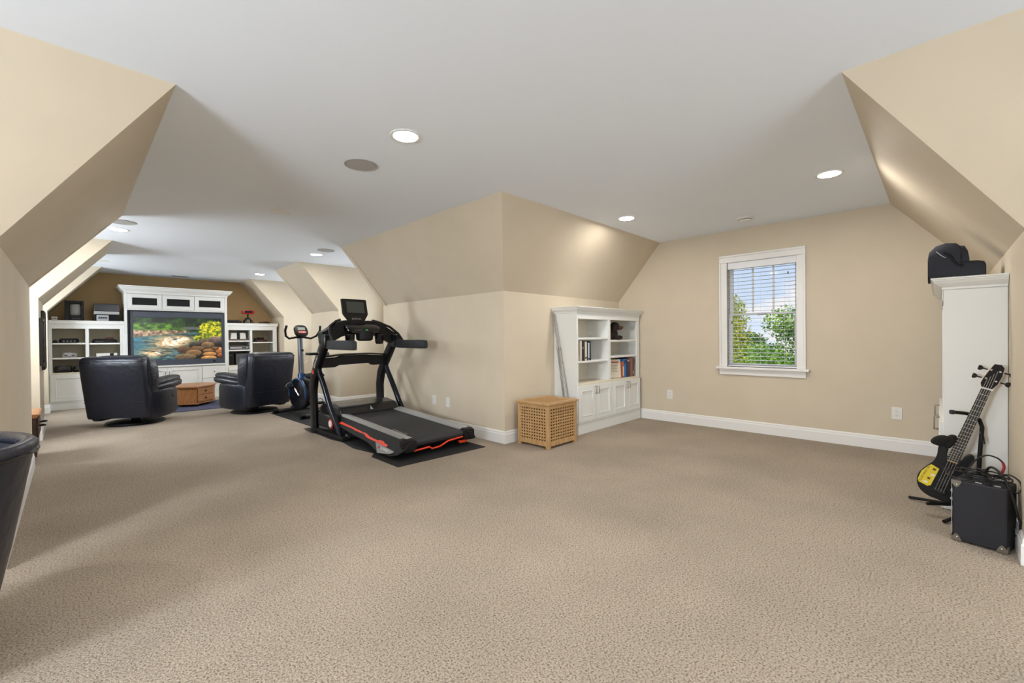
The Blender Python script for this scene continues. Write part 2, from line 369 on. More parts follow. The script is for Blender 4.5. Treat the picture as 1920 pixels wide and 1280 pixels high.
# ------------------------------------------------------------------ windows: local X = width, Y = into the wall, Z up, origin at sill centre
def window(n, label, loc, rotz, w, h, bars=2):
    r = empty_struct('window_%d' % n, label, 'window', loc, rotz)
    a = w/2; cw = .085
    for s_ in (-1, 1):
        mb = MB().box(s_*(a-.004), s_*(a+cw-.022), -.016, -.0003, .0, h-.005); mb.box(s_*(a+cw-.022), s_*(a+cw), -.024, -.0003, 0, h-.005)
        mb.obj('casing_side', TRIM, r, .003)
    mb = MB().box(-a-cw, a+cw, -.016, -.0003, h-.004, h+cw-.022); mb.box(-a-cw, a+cw, -.025, -.0003, h+cw-.022, h+cw)
    mb.obj('casing_head', TRIM, r, .003)
    MB().box(-a-cw-.035, a+cw+.035, -.055, .1, -.03, 0).obj('stool', TRIM, r, .008)
    mb = MB().box(-a-cw, a+cw, -.018, -.0003, -.098, -.05); mb.box(-a-cw, a+cw, -.025, -.0003, -.05, -.0301); mb.obj('apron', TRIM, r, .003)
    for s_ in (-1, 1): MB().box(s_*a, s_*(a+.015), 0, .14, 0, h).obj('jamb', TRIM, r)
    MB().box(-a, a, 0, .14, h, h+.012).obj('head_jamb', TRIM, r)
    for nm, z0, z1, y0 in (('lower_sash', 0, h*.5+.012, .075), ('upper_sash', h*.5-.012, h, .105)):
        fw = .04; mb = MB().box(-a, -a+fw, y0, y0+.03, z0, z1); mb.box(a-fw, a, y0, y0+.03, z0, z1)
        f0, f1 = (fw, .024) if nm == 'lower_sash' else (.024, fw); mb.box(-a+fw, a-fw, y0, y0+.03, z0, z0+f0); mb.box(-a+fw, a-fw, y0, y0+.03, z1-f1, z1)
        sash = mb.obj(nm, TRIM, r, .003)
        MB().box(-a+fw, a-fw, y0+.012, y0+.016, z0+fw, z1-fw).obj('pane', GLASS, sash)
        if nm == 'upper_sash':
            for k in range(bars):
                xx = -a+fw+(w-2*fw)*(k+1)/(bars+1); MB().box(xx-.009, xx+.009, y0+.004, y0+.024, z0+fw, z1-fw).obj('muntin', TRIM, sash)
        else:
            MB().box(-.05, .05, y0-.012, y0, z1-.03, z1-.012).obj('sash_lock', STEEL, sash, .003)
    return r
window(1, 'white-cased sash window with blue sky and trees outside', (XW, (OPV[0]+OPV[1])/2, OPV[2]), -PI/2, OPV[1]-OPV[0], OPV[3]-OPV[2])
window(2, 'window at the end of the left wing outside the photo', (XLW, 1.5, OPV[2]), PI/2, OPV[1]-OPV[0], OPV[3]-OPV[2])
window(3, 'wide window in the gable behind the camera', (1.52, YNEAR, OPV[2]), PI, 1.5, OPV[3]-OPV[2], 5)
for n, y in enumerate(((E1+S2A)/2, (S2B+S3A)/2)):
    w = ('nearer', 'farther')[n]
    window(4+n, 'sash window in the %s right dormer' % w, (XD, y, .85), -PI/2, .74, 1.2)
    window(6+n, 'sash window in the %s left dormer' % w, (XDL, y, .85), PI/2, .74, 1.2)

# blind inside the visible window (local frame like the window's)
bl = thing('window_blind', 'white horizontal slat blind lowered and open in the window', 'blind', (XW, (OPV[0]+OPV[1])/2, OPV[2]), -PI/2)
bw = (OPV[1]-OPV[0])/2-.006; bh = OPV[3]-OPV[2]
BLM = mat('blind_white', (236, 237, 240), .4)
MB().box(-bw, bw, .008, .066, bh-.085, bh-.002).obj('headrail', BLM, bl, .004)
slat_mb = MB(); n = 26; zt = bh-.105; zb = .035
prof = [(.012, 0), (.025, .0035), (.037, .0045), (.049, .0035), (.062, 0), (.049, .0012), (.037, .0022), (.025, .0012)]
slat_mb.prism([(y, z) for y, z in prof], 'x', -bw, bw)
sl0 = slat_mb.obj('slat', BLM, bl)
for k in range(n):
    z = zt-(zt-zb)*k/(n-1)
    if k == 0: sl0.location = (0, 0, z)
    else: c = copy_part(sl0, (0, 0, z)); c.parent = bl
MB().box(-bw, bw, .014, .060, .004, .02).obj('bottom_rail', BLM, bl, .003)
for x in (-bw*.68, 0, bw*.68):
    MB().tube([(x, .012, .012), (x, .012, bh-.08)], .0012, 5).obj('ladder_cord', BLM, bl)
DK = mat('cord_tassel', (40, 38, 36), .6)
for x, z in ((-bw*.86, .56), (bw*.8, .44), (bw*.78, bh-.17)):
    c = MB().tube([(x, .004, z), (x, .004, bh-.06)], .0012, 5).obj('pull_cord', BLM, bl)
    MB().lathe([(.002, .03), (.006, .01), (.0075, 0), (.004, -.004)], (x, .004, z-.03), 10).obj('tassel', DK, c, smooth=True)

# ------------------------------------------------------------------ trees and lawn seen through the window
struct(MB().box(XW+1.2, XW+90, -60, 60, -3.6, -3.5).obj('ground', mat('lawn', (70, 104, 44), .9, var=.2, vscale=.7)), 'green lawn far below the window', 'lawn')
def tree(label, loc, rx, rz, n, size, c1, c2, seed, name):
    rnd = random.Random(seed)
    t = thing('tree', label, 'tree', (loc[0], loc[1], -3.5))
    zc = loc[2]+3.5
    MB().tube([(0, 0, 0), (.1, .05, zc*.5), (0, .1, zc)], [.16, .12, .05], 8).obj('trunk', mat('bark', (84, 66, 50), .9, bump=.4, bscale=20), t, smooth=True)
    mb = MB()
    blobs = [(rnd.gauss(0, .5)*rx, rnd.gauss(0, .5)*rx, zc+rnd.uniform(-.8, .75)*rz, rnd.uniform(.3, .5)) for _ in range(16)]
    for _ in range(n):
        b = blobs[rnd.randrange(16)]
        d = Vector((rnd.gauss(0, 1), rnd.gauss(0, 1), rnd.gauss(0, 1))).normalized()*(rnd.random()**.4)
        p = Vector((b[0]+d.x*rx*b[3], b[1]+d.y*rx*b[3], b[2]+d.z*rz*b[3]))
        q = Matrix.Rotation(rnd.uniform(0, 6.3), 3, Vector((rnd.gauss(0, 1), rnd.gauss(0, 1), rnd.gauss(0, 1))).normalized())
        s_ = size*rnd.uniform(.7, 1.4)
        mb.add([p+q @ Vector(v)*s_ for v in ((-.5, 0, 0), (0, -.28, .06), (.5, 0, 0), (0, .28, .06))], [(0, 1, 2, 3)])
    m = mat(name, c1, .55, rgb2=c2, vscale=1.6)
    mb.obj('foliage', m, t, kind='stuff')
tree('leafy green tree outside at the right of the window', (17, 2.9, .35), 2.0, 1.6, 22000, .10, (82, 138, 48), (164, 198, 76), 3, 'leaf_green')
tree('yellow-green tree outside at the left of the window', (11.5, 4.05, .35), .95, 2.0, 16000, .07, (128, 150, 38), (214, 204, 70), 5, 'leaf_yellow')
tree('dark green tree outside behind the other two', (27, 8.2, -.6), 3.6, 2.2, 16000, .17, (58, 104, 46), (120, 158, 70), 9, 'leaf_dark')

# ------------------------------------------------------------------ ceiling fittings
def lamp(x, y, label, on=True):
    t = thing('recessed_light', label, 'ceiling light', (x, y, ZC), group='recessed ceiling lights')
    MB().lathe([(.098, 0), (.098, -.004), (.090, -.007), (.076, -.005), (.076, 0)], n=32).obj('trim_ring', TRIM, t, smooth=True)
    MB().lathe([(.0755, -.0005), (.0755, -.0035), (.01, -.0045)], n=32).obj('lens', emission('lamp_lens', (255, 250, 244), LAMP) if on else mat('lamp_lens_off', (238, 238, 236), .4), t)
    return t
lamp(1.509, 2.415, 'lit recessed light in the middle of the ceiling')
lamp(4.274, .625, 'lit recessed light at the right near the white slope')
lamp(4.252, 2.418, 'lit recessed light above the bookcase')
lamp(.404, 6.72, 'lit recessed light by the left dormer near a round speaker')
lamp(2.623, 6.71, 'lit recessed light in front of the nearer right dormer')
lamp(2.608, 9.449, 'lit recessed light in front of the farther right dormer')
lamp(.363, 9.5, 'unlit recessed light by the farther left dormer', False)
lamp(1.494, 4.692, 'unlit recessed light between the lit middle light and the treadmill', False)
lamp(1.52, .66, 'lit recessed light above the camera at the top edge')
lamp(-1.25, .62, 'lit recessed light on the near side of the left wing')
lamp(-1.25, 2.42, 'lit recessed light on the far side of the left wing')
lamp(1.5, -1.6, 'lit recessed light behind the camera')
GRILL = mat('speaker_grille', (176, 174, 171), .7, bump=.4, bscale=900, bdist=.002)
for x, y, lb in ((1.52, 3.04, 'round grey ceiling speaker beside the middle light'), (.41, 6.27, 'round ceiling speaker beside the left dormer light'), (2.60, 6.30, 'round ceiling speaker beside the right dormer light')):
    t = thing('ceiling_speaker', lb, 'speaker', (x, y, ZC), group='ceiling speakers')
    MB().lathe([(.117, 0), (.117, -.005), (.108, -.007), (.104, -.004), (.104, 0)], n=36).obj('rim', mat('speaker_rim', (164, 162, 160), .6), t, smooth=True)
    MB().lathe([(.1035, -.0005), (.1035, -.005), (.01, -.006)], n=36).obj('grille', GRILL, t)
t = thing('smoke_detector', 'round white smoke detector on the ceiling near the window', 'smoke detector', (5.183, 1.504, ZC))
MB().lathe([(.085, 0), (.085, -.012), (.075, -.02), (.02, -.02)], n=32).obj('base', WHITEP, t, smooth=True)
MB().lathe([(.056, -.0195), (.056, -.026)], n=32).obj('slot_ring', DARKG, t)
MB().lathe([(.06, -.026), (.058, -.036), (.045, -.043), (.01, -.045)], n=32).obj('cover', WHITEP, t, smooth=True)
t = thing('ceiling_vent', 'small white ceiling vent in front of the television cabinet', 'vent', (1.54, 10.69, ZC))
MB().box(-.15, .15, -.07, .07, -.008, 0).obj('plate', TRIM, t, .002)
vs = MB().box(-.13, .13, -.006, .006, -.013, -.008).obj('vane', GREYP, t); vs.location = (0, -.045, 0)
for k in range(1, 5): copy_part(vs, (0, -.045+.0225*k, 0)).parent = t

# ------------------------------------------------------------------ wall plates
def plate(label, loc, rotz, blank=False):
    t = thing('wall_plate' if blank else 'wall_outlet', label, 'wall plate' if blank else 'outlet', loc, rotz)
    MB().box(-.039, .039, -.006, 0, -.061, .061).obj('cover_plate', WHITEP, t, .003)
    for s_ in (-1, 1):
        if not blank:
            MB().prism([(.017*math.cos(k*PI/10), s_*.02+.0145*math.sin(k*PI/10)) for k in range(20)], 'y', -.0085, -.006).obj('receptacle', WHITEP, t)
            for dx, hh in ((-.006, .004), (.006, .005)): MB().box(dx-.001, dx+.001, -.009, -.0085, s_*.02-hh+.003, s_*.02+hh+.003).obj('slot', DARKG, t)
            MB().lathe([(.0025, 0), (.0025, .0006)], n=10).obj('ground_hole', DARKG, t, matrix=Matrix.Translation((0, -.0085, s_*.02-.007)) @ Matrix.Rotation(PI/2, 4, 'X'))
        else:
            MB().lathe([(.003, 0), (.002, .0015)], n=10).obj('screw', WHITEP, t, matrix=Matrix.Translation((0, -.006, s_*.04)) @ Matrix.Rotation(PI/2, 4, 'X'))
plate('white outlet on the window wall near the bookcase', (XW, 2.602, .367), -PI/2)
plate('white outlet on the window wall near the bass guitar', (XW, .297, .374), -PI/2)
plate('white outlet on the wall beside the treadmill', (XR, 4.677, .355), -PI/2)
plate('blank white plate right of the treadmill wall outlet', (XR, 4.385, .352), -PI/2, True)
plate('white outlet on the left knee wall past the framed panels', (XL, 8.62, .42), PI/2)

# ================================================================== built-in cabinets
def pull_handle(parent, x, z, y, L=.085):
    mb = MB().tube([(x, y, z-L/2), (x, y-.028, z-L/2), (x, y-.028, z+L/2), (x, y, z+L/2)], .0045, 8)
    return mb.obj('handle', STEEL, parent, smooth=True)
def panel_door(parent, x0, x1, z0, z1, y, handle=None, name='door', grille=False):
    """framed door with its face at y (front is -Y), recessed panel and applied bead"""
    fw = .055; g = .002; t = .02
    x0 += g; x1 -= g
    mb = MB().box(x0, x0+fw, y, y+t, z0, z1); mb.box(x1-fw, x1, y, y+t, z0, z1)
    mb.box(x0+fw, x1-fw, y, y+t, z0, z0+fw); mb.box(x0+fw, x1-fw, y, y+t, z1-fw, z1)
    d = mb.obj(name, CAB, parent, .002)
    a0, a1, b0, b1 = x0+fw, x1-fw, z0+fw, z1-fw; bd = .014
    mb = MB().box(a0, a0+bd, y-.004, y+.012, b0, b1); mb.box(a1-bd, a1, y-.004, y+.012, b0, b1)
    mb.box(a0+bd, a1-bd, y-.004, y+.012, b0, b0+bd); mb.box(a0+bd, a1-bd, y-.004, y+.012, b1-bd, b1)
    mb.obj('bead', CAB, d, .004)
    MB().box(a0+bd, a1-bd, y+.010, y+t-.002, b0+bd, b1-bd).obj('grille_cloth' if grille else 'panel', mat('grille_cloth', (14, 14, 15), .8) if grille else CAB, d)
    if handle is not None: pull_handle(d, handle[0], handle[1], y)
    return d
def crown_part(parent, x0, x1, yb, z0, z1, ov, left=True, right=True):
    """stepped crown moulding round front and ends; front face is at y=0, back at yb"""
    pr = [(0, 0), (.008, 0), (.008, .2), (.012, .22), (.02, .3), (.04*ov/.06, .55), (ov*.78, .72), (ov*.86, .76), (ov*.86, .84), (ov, .88), (ov, 1)]
    rings = []
    for o_, f in pr:
        z = z0+(z1-z0)*f; L = x0-(o_ if left else 0); Rr = x1+(o_ if right else 0)
        rings.append([(L, -o_, z), (Rr, -o_, z), (Rr, yb, z), (L, yb, z)])
    return MB().loft(rings).obj('crown', CAB, parent)
def shelf_unit(name, label, cat, loc, rotz, Wd, D, bays, doors, H=1.515, group=None, door_y=-.018, crown=(.06, True, True), zo=.60, zt=1.37, plinth=.145, round_shelf=True, back=None):
    r = thing(name, label, cat, loc, rotz, group)
    t = .024
    MB().box(0, t, 0, D, 0, H-.076).obj('side_panel', CAB, r, .002); MB().box(Wd-t, Wd, 0, D, 0, H-.076).obj('side_panel', CAB, r, .002)
    MB().box(t, Wd-t, D-.012, D-.002, .1, H-.08).obj('back_panel', back or CABIN, r)
    mb = MB().box(t, Wd-t, .004, D-.012, zo-.03, zo); mb.obj('bottom_deck', CABIN, r, .003)
    MB().box(t, Wd-t, .004, D-.012, zt+.002, zt+.02).obj('top_deck', CABIN, r)
    MB().box(t, Wd-t, .002, .02, plinth-.02, zo-.03).obj('face_rail', CAB, r)
    MB().box(.0005, Wd-.0005, -.005, -.0005, zt, H-.076).obj('frieze', CAB, r, .002)
    mb = MB().box(.0005, Wd-.0005, -.012, -.0005, 0, plinth-.03); mb.box(.0005, Wd-.0005, -.018, -.0005, plinth-.03, plinth-.016); mb.box(.0005, Wd-.0005, -.022, -.0005, plinth-.012, plinth)
    mb.obj('plinth', CAB, r, .003)
    for i, (a, b, shelves) in enumerate(bays):
        if i:
            pa = bays[i-1][1]; MB().box(pa, a, 0, D-.012, zo, zt).obj('divider', CAB, r, .002)
        for z in shelves:
            if round_shelf:
                prof = [(.0, -.030), (.0, -.008), (-.0, 0)]
                pts = [(D-.014, z-.03), (.022, z-.03), (.010, z-.026), (.006, z-.015), (.010, z-.004), (.022, z), (D-.014, z)]
                MB().prism(pts, 'x', a+.002, b-.002).obj('shelf', CAB, r, smooth=True)
            else: MB().box(a+.001, b-.001, .008, D-.014, z-.028, z).obj('shelf', CAB, r, .003)
    if bays[0][0] > t+.004: MB().box(t, bays[0][0], 0.0005, .02, zo, zt).obj('stile', CAB, r)
    if bays[-1][1] < Wd-t-.004: MB().box(bays[-1][1], Wd-t, 0.0005, .02, zo, zt).obj('stile', CAB, r)
    for d in doors: panel_door(r, d[0], d[1], plinth+.004, zo-.03, door_y, d[2])
    crown_part(r, 0, Wd, D, H-.075, H, crown[0], crown[1], crown[2])
    return r
W1 = 1.49
bays = [(.03, .685, [1.148, .868]), (.735, 1.385+.03, [1.113, .905])]
drs = [(.005, .365, (.34, .505)), (.37, .735, (.395, .505)), (.745, 1.115, (1.09, .505)), (1.12, W1-.01, (1.145, .505))]
shelf_unit('bookcase', 'white bookcase with books and a plush dog by the window wall', 'bookcase', (4.165, 3.03, 0), 0, W1, YB-3.03-.002, bays, drs)
drs2 = [(.01, .37, (.345, .505)), (.375, .74, (.40, .505)), (.75, 1.115, (1.09, .505)), (1.12, W1-.005, (1.145, .505))]
bays2 = [(.03, .715, [1.148, .868]), (.765, W1-.03, [1.113, .905])]
shelf_unit('bookcase', 'white cabinet on the right behind the bass guitar, seen from its side', 'bookcase', (4.03+W1, -.02, 0), PI, W1, -.02-YN-.002, bays2, drs2)
# thin brown board between bookcase and window wall
tag(MB().box(5.657, 5.668, 3.02, 3.06, .147, .565).obj('board', WALNUT), 'thin brown board standing between the bookcase and the window wall', 'board')

# ---- books on the bookcase (local: spine faces -Y)
def book(label, x, y, z, th, h, dp, rgb, band=None, group='books on the bookcase', lean=0, rotz=0):
    r = thing('book', label, 'book', (x, y, z), rotz, group); r.rotation_euler = (0, lean, rotz)
    m = mat('cover_%d_%d_%d' % rgb, rgb, .5)
    pts = [(0, dp), (0, .004), (.003, 0), (th-.003, 0), (th, .004), (th, dp), (th-.002, dp), (th-.002, .005), (.002, .005), (.002, dp)]
    MB().prism(pts, 'z', 0, h).obj('cover', m, r)
    MB().box(.002, th-.002, .006, dp-.004, .003, h-.003).obj('pages', mat('paper', (226, 218, 198), .8), r)
    if band: MB().box(.001, th-.001, -.0006, .0005, h*band[1], h*band[2]).obj('spine_label', mat('band_%d_%d_%d' % band[0], band[0], .5), r)
    return r
bx = 4.245
for lb, th, h, c, bd in (('cream paperback with dark ends at the left of the shelf', .040, .262, (206, 190, 178), ((28, 24, 24), .93, .995)), ('black-spined book right of the cream paperback', .036, .235, (36, 38, 40), ((120, 116, 108), .6, .7)),
        ('charcoal book in the middle of the left shelf row', .022, .24, (54, 58, 60), None), ('speckled cream book in the left shelf row', .042, .228, (212, 205, 188), ((96, 88, 72), .1, .2)),
        ('thin black book beside the pale blue one', .018, .222, (24, 26, 28), None), ('pale blue book in the left shelf row', .034, .215, (176, 192, 208), ((40, 44, 50), .05, .14)), ('dark green book at the right of the left shelf row', .030, .235, (34, 48, 48), None)):
    book(lb, bx, 3.042, .868, th, h, .16, c, bd); bx += th+.0015
bx = 5.225
r = book('cream paperback lying face outwards and leaning on the books', 5.0, 3.075, .602, .03, .245, .17, (214, 204, 184), None)
r.rotation_euler = (0, .09, math.radians(62)); r.location = (5.192, 3.05, .605)
MB().box(-.0008, .0, .03, .14, .20, .215).obj('title_line', mat('title_red', (150, 60, 44), .6), r)
for k in range(5): MB().box(-.0008, .0, .05, .15, .165-.022*k, .169-.022*k).obj('text_line', mat('text_grey', (120, 112, 100), .6), r)
for lb, th, h, c, bd in (('terracotta book beside the leaning paperback', .030, .215, (176, 92, 62), ((222, 196, 166), .1, .7)), ('bright blue book in the right shelf row', .060, .245, (26, 112, 178), ((14, 60, 110), .75, .95)), ('navy book next to the bright blue book', .030, .25, (30, 48, 88), None),
        ('dark purple book with a white mark in the right shelf row', .044, .25, (52, 44, 74), ((200, 196, 190), .85, .93)), ('maroon book in the right shelf row', .028, .262, (92, 40, 36), None), ('brown cloth book near the right end of the row', .066, .255, (140, 92, 72), None), ('dark brown book at the right end of the row', .028, .262, (64, 42, 34), ((180, 160, 130), .1, .3))):
    book(lb, bx, 3.045, .602, th, h, .17, c, bd); bx += th+.002
# plush dog
FUR = mat('dark_brown_fur', (40, 26, 20), .95, bump=1, bscale=90, bdist=.01, rgb2=(24, 15, 12), vscale=30)
pd = thing('plush_dog', 'dark brown plush dog sitting on the top right shelf', 'plush toy', (5.135, 3.125, 1.113), .55); pd.scale = (1.1, 1.1, 1.08)
MB().loft([ring('xy', (0, .02, z), w, d, 16, 2.2) for z, w, d in ((0, .075, .06), (.03, .09, .075), (.09, .08, .07), (.14, .055, .055), (.17, .04, .04))]).obj('body', FUR, pd, sub=1)
MB().loft([ring('xy', (0, -.01, z), w, d, 16, 2.2) for z, w, d in ((.115, .03, .03), (.13, .055, .055), (.165, .068, .062), (.20, .055, .05), (.222, .025, .025))]).obj('head', FUR, pd, sub=1)
MB().loft([ring('xz', (.015, y, .15), w, h, 14, 2.2) for y, w, h in ((-.04, .035, .03), (-.075, .034, .027), (-.1, .025, .02), (-.108, .01, .01))]).obj('muzzle', mat('brown_fur', (84, 52, 36), .95, bump=1, bscale=90), pd, smooth=True)
MB().lathe([(.002, .008), (.009, .004), (.009, -.004), (.002, -.008)], (.015, -.108, .158), 10).obj('nose', BLACKG, pd, smooth=True)
for s_ in (-1, 1):
    MB().loft([ring('xy', (s_*(.062+.012*math.sin(k/4*PI)), -.005, .19-.03*k), .014+.006*math.sin(k/4*PI), .02+.014*math.sin(k/4*PI), 12, 2.2) for k in range(5)]).obj('ear', FUR, pd, sub=1)
    MB().loft([ring('xz', (s_*.05, y, .028), w, w*.9, 12, 2.2) for y, w in ((.02, .03), (-.04, .032), (-.09, .03), (-.105, .012))]).obj('paw', FUR, pd, sub=1)
    MB().lathe([(.001, .006), (.006, .003), (.006, -.003), (.001, -.006)], (s_*.024+.004, -.062, .187), 8).obj('eye', CHROME, pd, smooth=True)
# metal rods leaning on the bookcase side
for k, (p0, p1) in enumerate((((4.13, 3.14, .0), (4.125, 3.352, 1.455)), ((4.128, 3.06, .0), (4.13, 3.34, 1.44)))):
    r = thing('metal_rod', ('left' if k == 0 else 'right')+' one of two thin metal rods leaning on the bookcase side', 'rod', p0)
    q = Vector(p1)-Vector(p0)
    MB().tube([(0, 0, 0), q*.7], .0085, 10).obj('lower_tube', STEEL if k else mat('grey_metal', (120, 120, 122), .3, metal=.8), r, smooth=True)
    MB().tube([q*.70, q], .0062, 10).obj('upper_tube', STEEL, r, smooth=True)
    MB().tube([q*.685, q*.715], .0115, 10).obj('collar', STEEL, r, smooth=True)

# ---- lattice hamper
HX0, HX1, HY0, HY1, HZ = 3.418, 3.905, 2.85, 3.285, .472
hm = thing('hamper', 'square wooden lattice hamper with lid beside the bookcase', 'hamper', (HX0, HY0, 0))
hw, hd = HX1-HX0, HY1-HY0
for a, b in ((0, 0), (hw, 0), (hw, hd), (0, hd)):
    x0 = a-(.04 if a else 0); y0 = b-(.04 if b else 0)
    MB().box(x0, x0+.04, y0, y0+.04, 0, HZ-.022).obj('corner_post', ACACIA, hm, .003)
def lattice(u0, u1, z0, z1, nu, nz, to3, name='lattice_panel'):
    mb = MB(); pu = (u1-u0)/nu; pz = (z1-z0)/nz; hole = .5
    def bx(a, b, c, d, t0, t1):
        p = [to3(a, c, t0), to3(b, d, t1)]
        mb.box(p[0][0], p[1][0], p[0][1], p[1][1], p[0][2], p[1][2])
    for i in range(nu+1):
        c = u0+i*pu; w = pu*(1-hole)/2
        bx(max(u0, c-w), min(u1, c+w), z0, z1, .010, .018)
    for j in range(nz+1):
        c = z0+j*pz; w = pz*(1-hole)/2
        bx(u0, u1, max(z0, c-w), min(z1, c+w), .004, .012)
    return mb
r0, r1 = .07, HZ-.055
faces = [(lambda u, z, t: (t, u, z), .04, hd-.04), (lambda u, z, t: (hw-t, u, z), .04, hd-.04), (lambda u, z, t: (u, t, z), .04, hw-.04), (lambda u, z, t: (u, hd-t, z), .04, hw-.04)]
for f, u0, u1 in faces:
    lattice(u0, u1, r0, r1, 10, 11, f).obj('lattice_panel', ACACIA, hm)
    for za, zb in ((.025, r0), (r1, HZ-.022)):
        p, q = f(u0, za, .003), f(u1, zb, .02); MB().box(p[0], q[0], p[1], q[1], p[2], q[2]).obj('rail', ACACIA, hm, .002)
MB().box(.02, hw-.02, .02, hd-.02, .03, .04).obj('floor_board', ACACIA, hm)
MB().box(.022, hw-.022, .022, hd-.022, .05, HZ-.07).obj('liner', mat('dark_liner', (30, 18, 10), .9), hm)
lid = MB(); o_ = .018
for a, b, c, d in ((-o_, hw+o_, -o_, .05), (-o_, hw+o_, hd-.05, hd+o_), (-o_, .05, .05, hd-.05), (hw-.05, hw+o_, .05, hd-.05)): lid.box(a, b, c, d, HZ-.022, HZ)
lo = lid.obj('lid', ACACIA, hm, .004)
lattice(.05, hw-.05, .05, hd-.05, 12, 11, lambda u, v, t: (u, v, HZ-t-.001), '').obj('lid_lattice', ACACIA, lo)
MB().box(.05, hw-.05, .05, hd-.05, HZ-.022, HZ-.018).obj('lid_backing', mat('lid_backing', (150, 106, 62), .6), lo)

# ================================================================== television wall
TY = 10.6; TD = YT-TY-.002
shelf_unit('shelf_cabinet', 'white shelf cabinet left of the television with game consoles', 'cabinet', (-.256, TY, 0), 0, .954, TD, [(.042, .442, [1.136, .885]), (.486, .89, [1.13, .885])], [(.01, .475, None), (.48, .945, None)], H=1.52, crown=(.02, False, False), zo=.63, round_shelf=False, zt=1.38, back=KHAKI)
shelf_unit('shelf_cabinet', 'white shelf cabinet right of the television', 'cabinet', (2.30, TY, 0), 0, .95, TD, [(.02, .424, [1.15, .955]), (.465, .872, [1.115, .88])], [(.01, .475, None), (.48, .94, None)], H=1.52, crown=(.02, False, True), zo=.63, round_shelf=False, zt=1.37, back=KHAKI)
cu = thing('television_cabinet', 'tall white cabinet framing the television with three grille doors above', 'cabinet', (.70, TY-.03, 0))
CW, CD = 1.598, TD+.03
MB().box(0, .035, 0, CD, 0, 2.04).obj('side_panel', CAB, cu, .003); MB().box(CW-.045, CW, 0, CD, 0, 2.04).obj('side_panel', CAB, cu, .003)
MB().box(.035, CW-.045, .16, .17, .66, 1.75).obj('niche_back', mat('niche_grey', (120, 120, 124), .6), cu)
MB().box(.035, CW-.045, 0, CD, 1.73, 1.75).obj('top_shelf', CAB, cu, .003)
MB().box(.036, CW-.046, -.012, CD, .655, .685).obj('ledge', CAB, cu, .005)
MB().box(.035, CW-.045, .03, .06, .1, .655).obj('carcass_face', CAB, cu)
mb = MB().box(0, CW, -.012, -.0005, 0, .115); mb.box(0, CW, -.018, -.0005, .115, .145); mb.obj('plinth', CAB, cu, .003)
MB().box(.035, CW-.045, .02, .05, 1.75, 2.05).obj('face_rail', CAB, cu)
for a, b in ((.035, .535), (.54, 1.04), (1.045, CW-.045)): panel_door(cu, a, b, 1.757, 2.03, 0.0, None, 'grille_door', True)
panel_door(cu, .035, .60, .15, .645, .008, (.57, .52)); panel_door(cu, .60, 1.155, .15, .645, .008, (.63, .52))
for k, (z0, z1) in enumerate(((.40, .645), (.275, .395), (.15, .27))):
    d = MB().box(1.16, CW-.045, .008, .03, z0, z1).obj('drawer', CAB, cu, .004)
    MB().lathe([(.005, 0), (.006, .012), (.013, .018), (.012, .026), (.002, .028)], n=14).obj('knob', STEEL, d, smooth=True, matrix=Matrix.Translation((1.36, .008, (z0+z1)/2)) @ Matrix.Rotation(PI/2, 4, 'X'))
crown_part(cu, 0, CW, CD, 2.04, 2.175, .085)

# ---- television with a river picture
tv = thing('television', 'large flat television showing a rocky river', 'television', (.735+.04, TY, .69))
tw, th_ = 1.49, 1.02
FR = mat('tv_frame', (74, 80, 92), .35, metal=.3)
fb = MB().box(-.0, .045, 0, .08, 0, th_); fb.box(tw-.065, tw, 0, .08, 0, th_); fb.box(.045, tw-.065, 0, .08, 0, .1); fb.box(.045, tw-.065, 0, .08, th_-.11, th_)
fb.obj('frame', FR, tv, .006)
MB().box(.03, tw-.05, .03, .1, .05, th_-.05).obj('back_shell', BLACK, tv)
def vnoise(x, y, seed):
    xi = np.floor(x).astype(int); yi = np.floor(y).astype(int); fx = x-xi; fy = y-yi
    def h(a, b):
        v = (a*374761393+b*668265263+seed*982451653) & 0x7fffffff
        v = ((v ^ (v >> 13))*1274126177) & 0x7fffffff
        return (v % 10007)/10007.
    fx = fx*fx*(3-2*fx); fy = fy*fy*(3-2*fy)
    return (h(xi, yi)*(1-fx)+h(xi+1, yi)*fx)*(1-fy)+(h(xi, yi+1)*(1-fx)+h(xi+1, yi+1)*fx)*fy
def fbm(x, y, s, o=4):
    v = 0; a = .5
    for k in range(o): v = v+a*vnoise(x*2**k+s*7.3, y*2**k+s*3.1, s+k); a *= .5
    return v/.94
NX, NY = 300, 174
u, v = np.meshgrid(np.linspace(0, 1, NX), np.linspace(0, 1, NY)); v = 1-v      # v = 0 top
img = np.zeros((NY, NX, 3))
def put(mask, col): img[:] = img*(1-mask[..., None])+np.array(col)/255.*mask[..., None] if np.ndim(col) == 1 else img*(1-mask[..., None])+col*mask[..., None]
def mixc(a, b, t): return np.array(a)/255.*(1-t[..., None])+np.array(b)/255.*t[..., None]
sm = lambda x, a, b: np.clip((x-a)/(b-a), 0, 1)
nzA = fbm(u*18, v*10, 3); nzB = fbm(u*40, v*24, 5); nzS = fbm(u*14+v*10, v*34-u*8, 8)
put(np.ones_like(u), mixc((14, 24, 16), (46, 84, 30), sm(nzA, .3, .75)))
bank = .24+.06*np.sin(u*22)+.05*fbm(u*9, v*0, 4)
put(sm(v, .10, .16)*(u < .56)*sm(bank+.09-v, 0, .02), mixc((34, 62, 14), (104, 152, 36), sm(fbm(u*26, v*18, 6), .3, .7)))
put(sm(.62-u, 0, .06)*sm(v, .28, .31)*sm(.47-v-.16*u, 0, .02), mixc((92, 70, 54), (206, 174, 140), sm(nzB, .3, .7)))
water = sm(v, .46-.20*np.minimum(u, .62)-.01, .49-.2*np.minimum(u, .62))
put(water, mixc((22, 50, 58), (112, 150, 152), sm(nzS, .3, .8)))
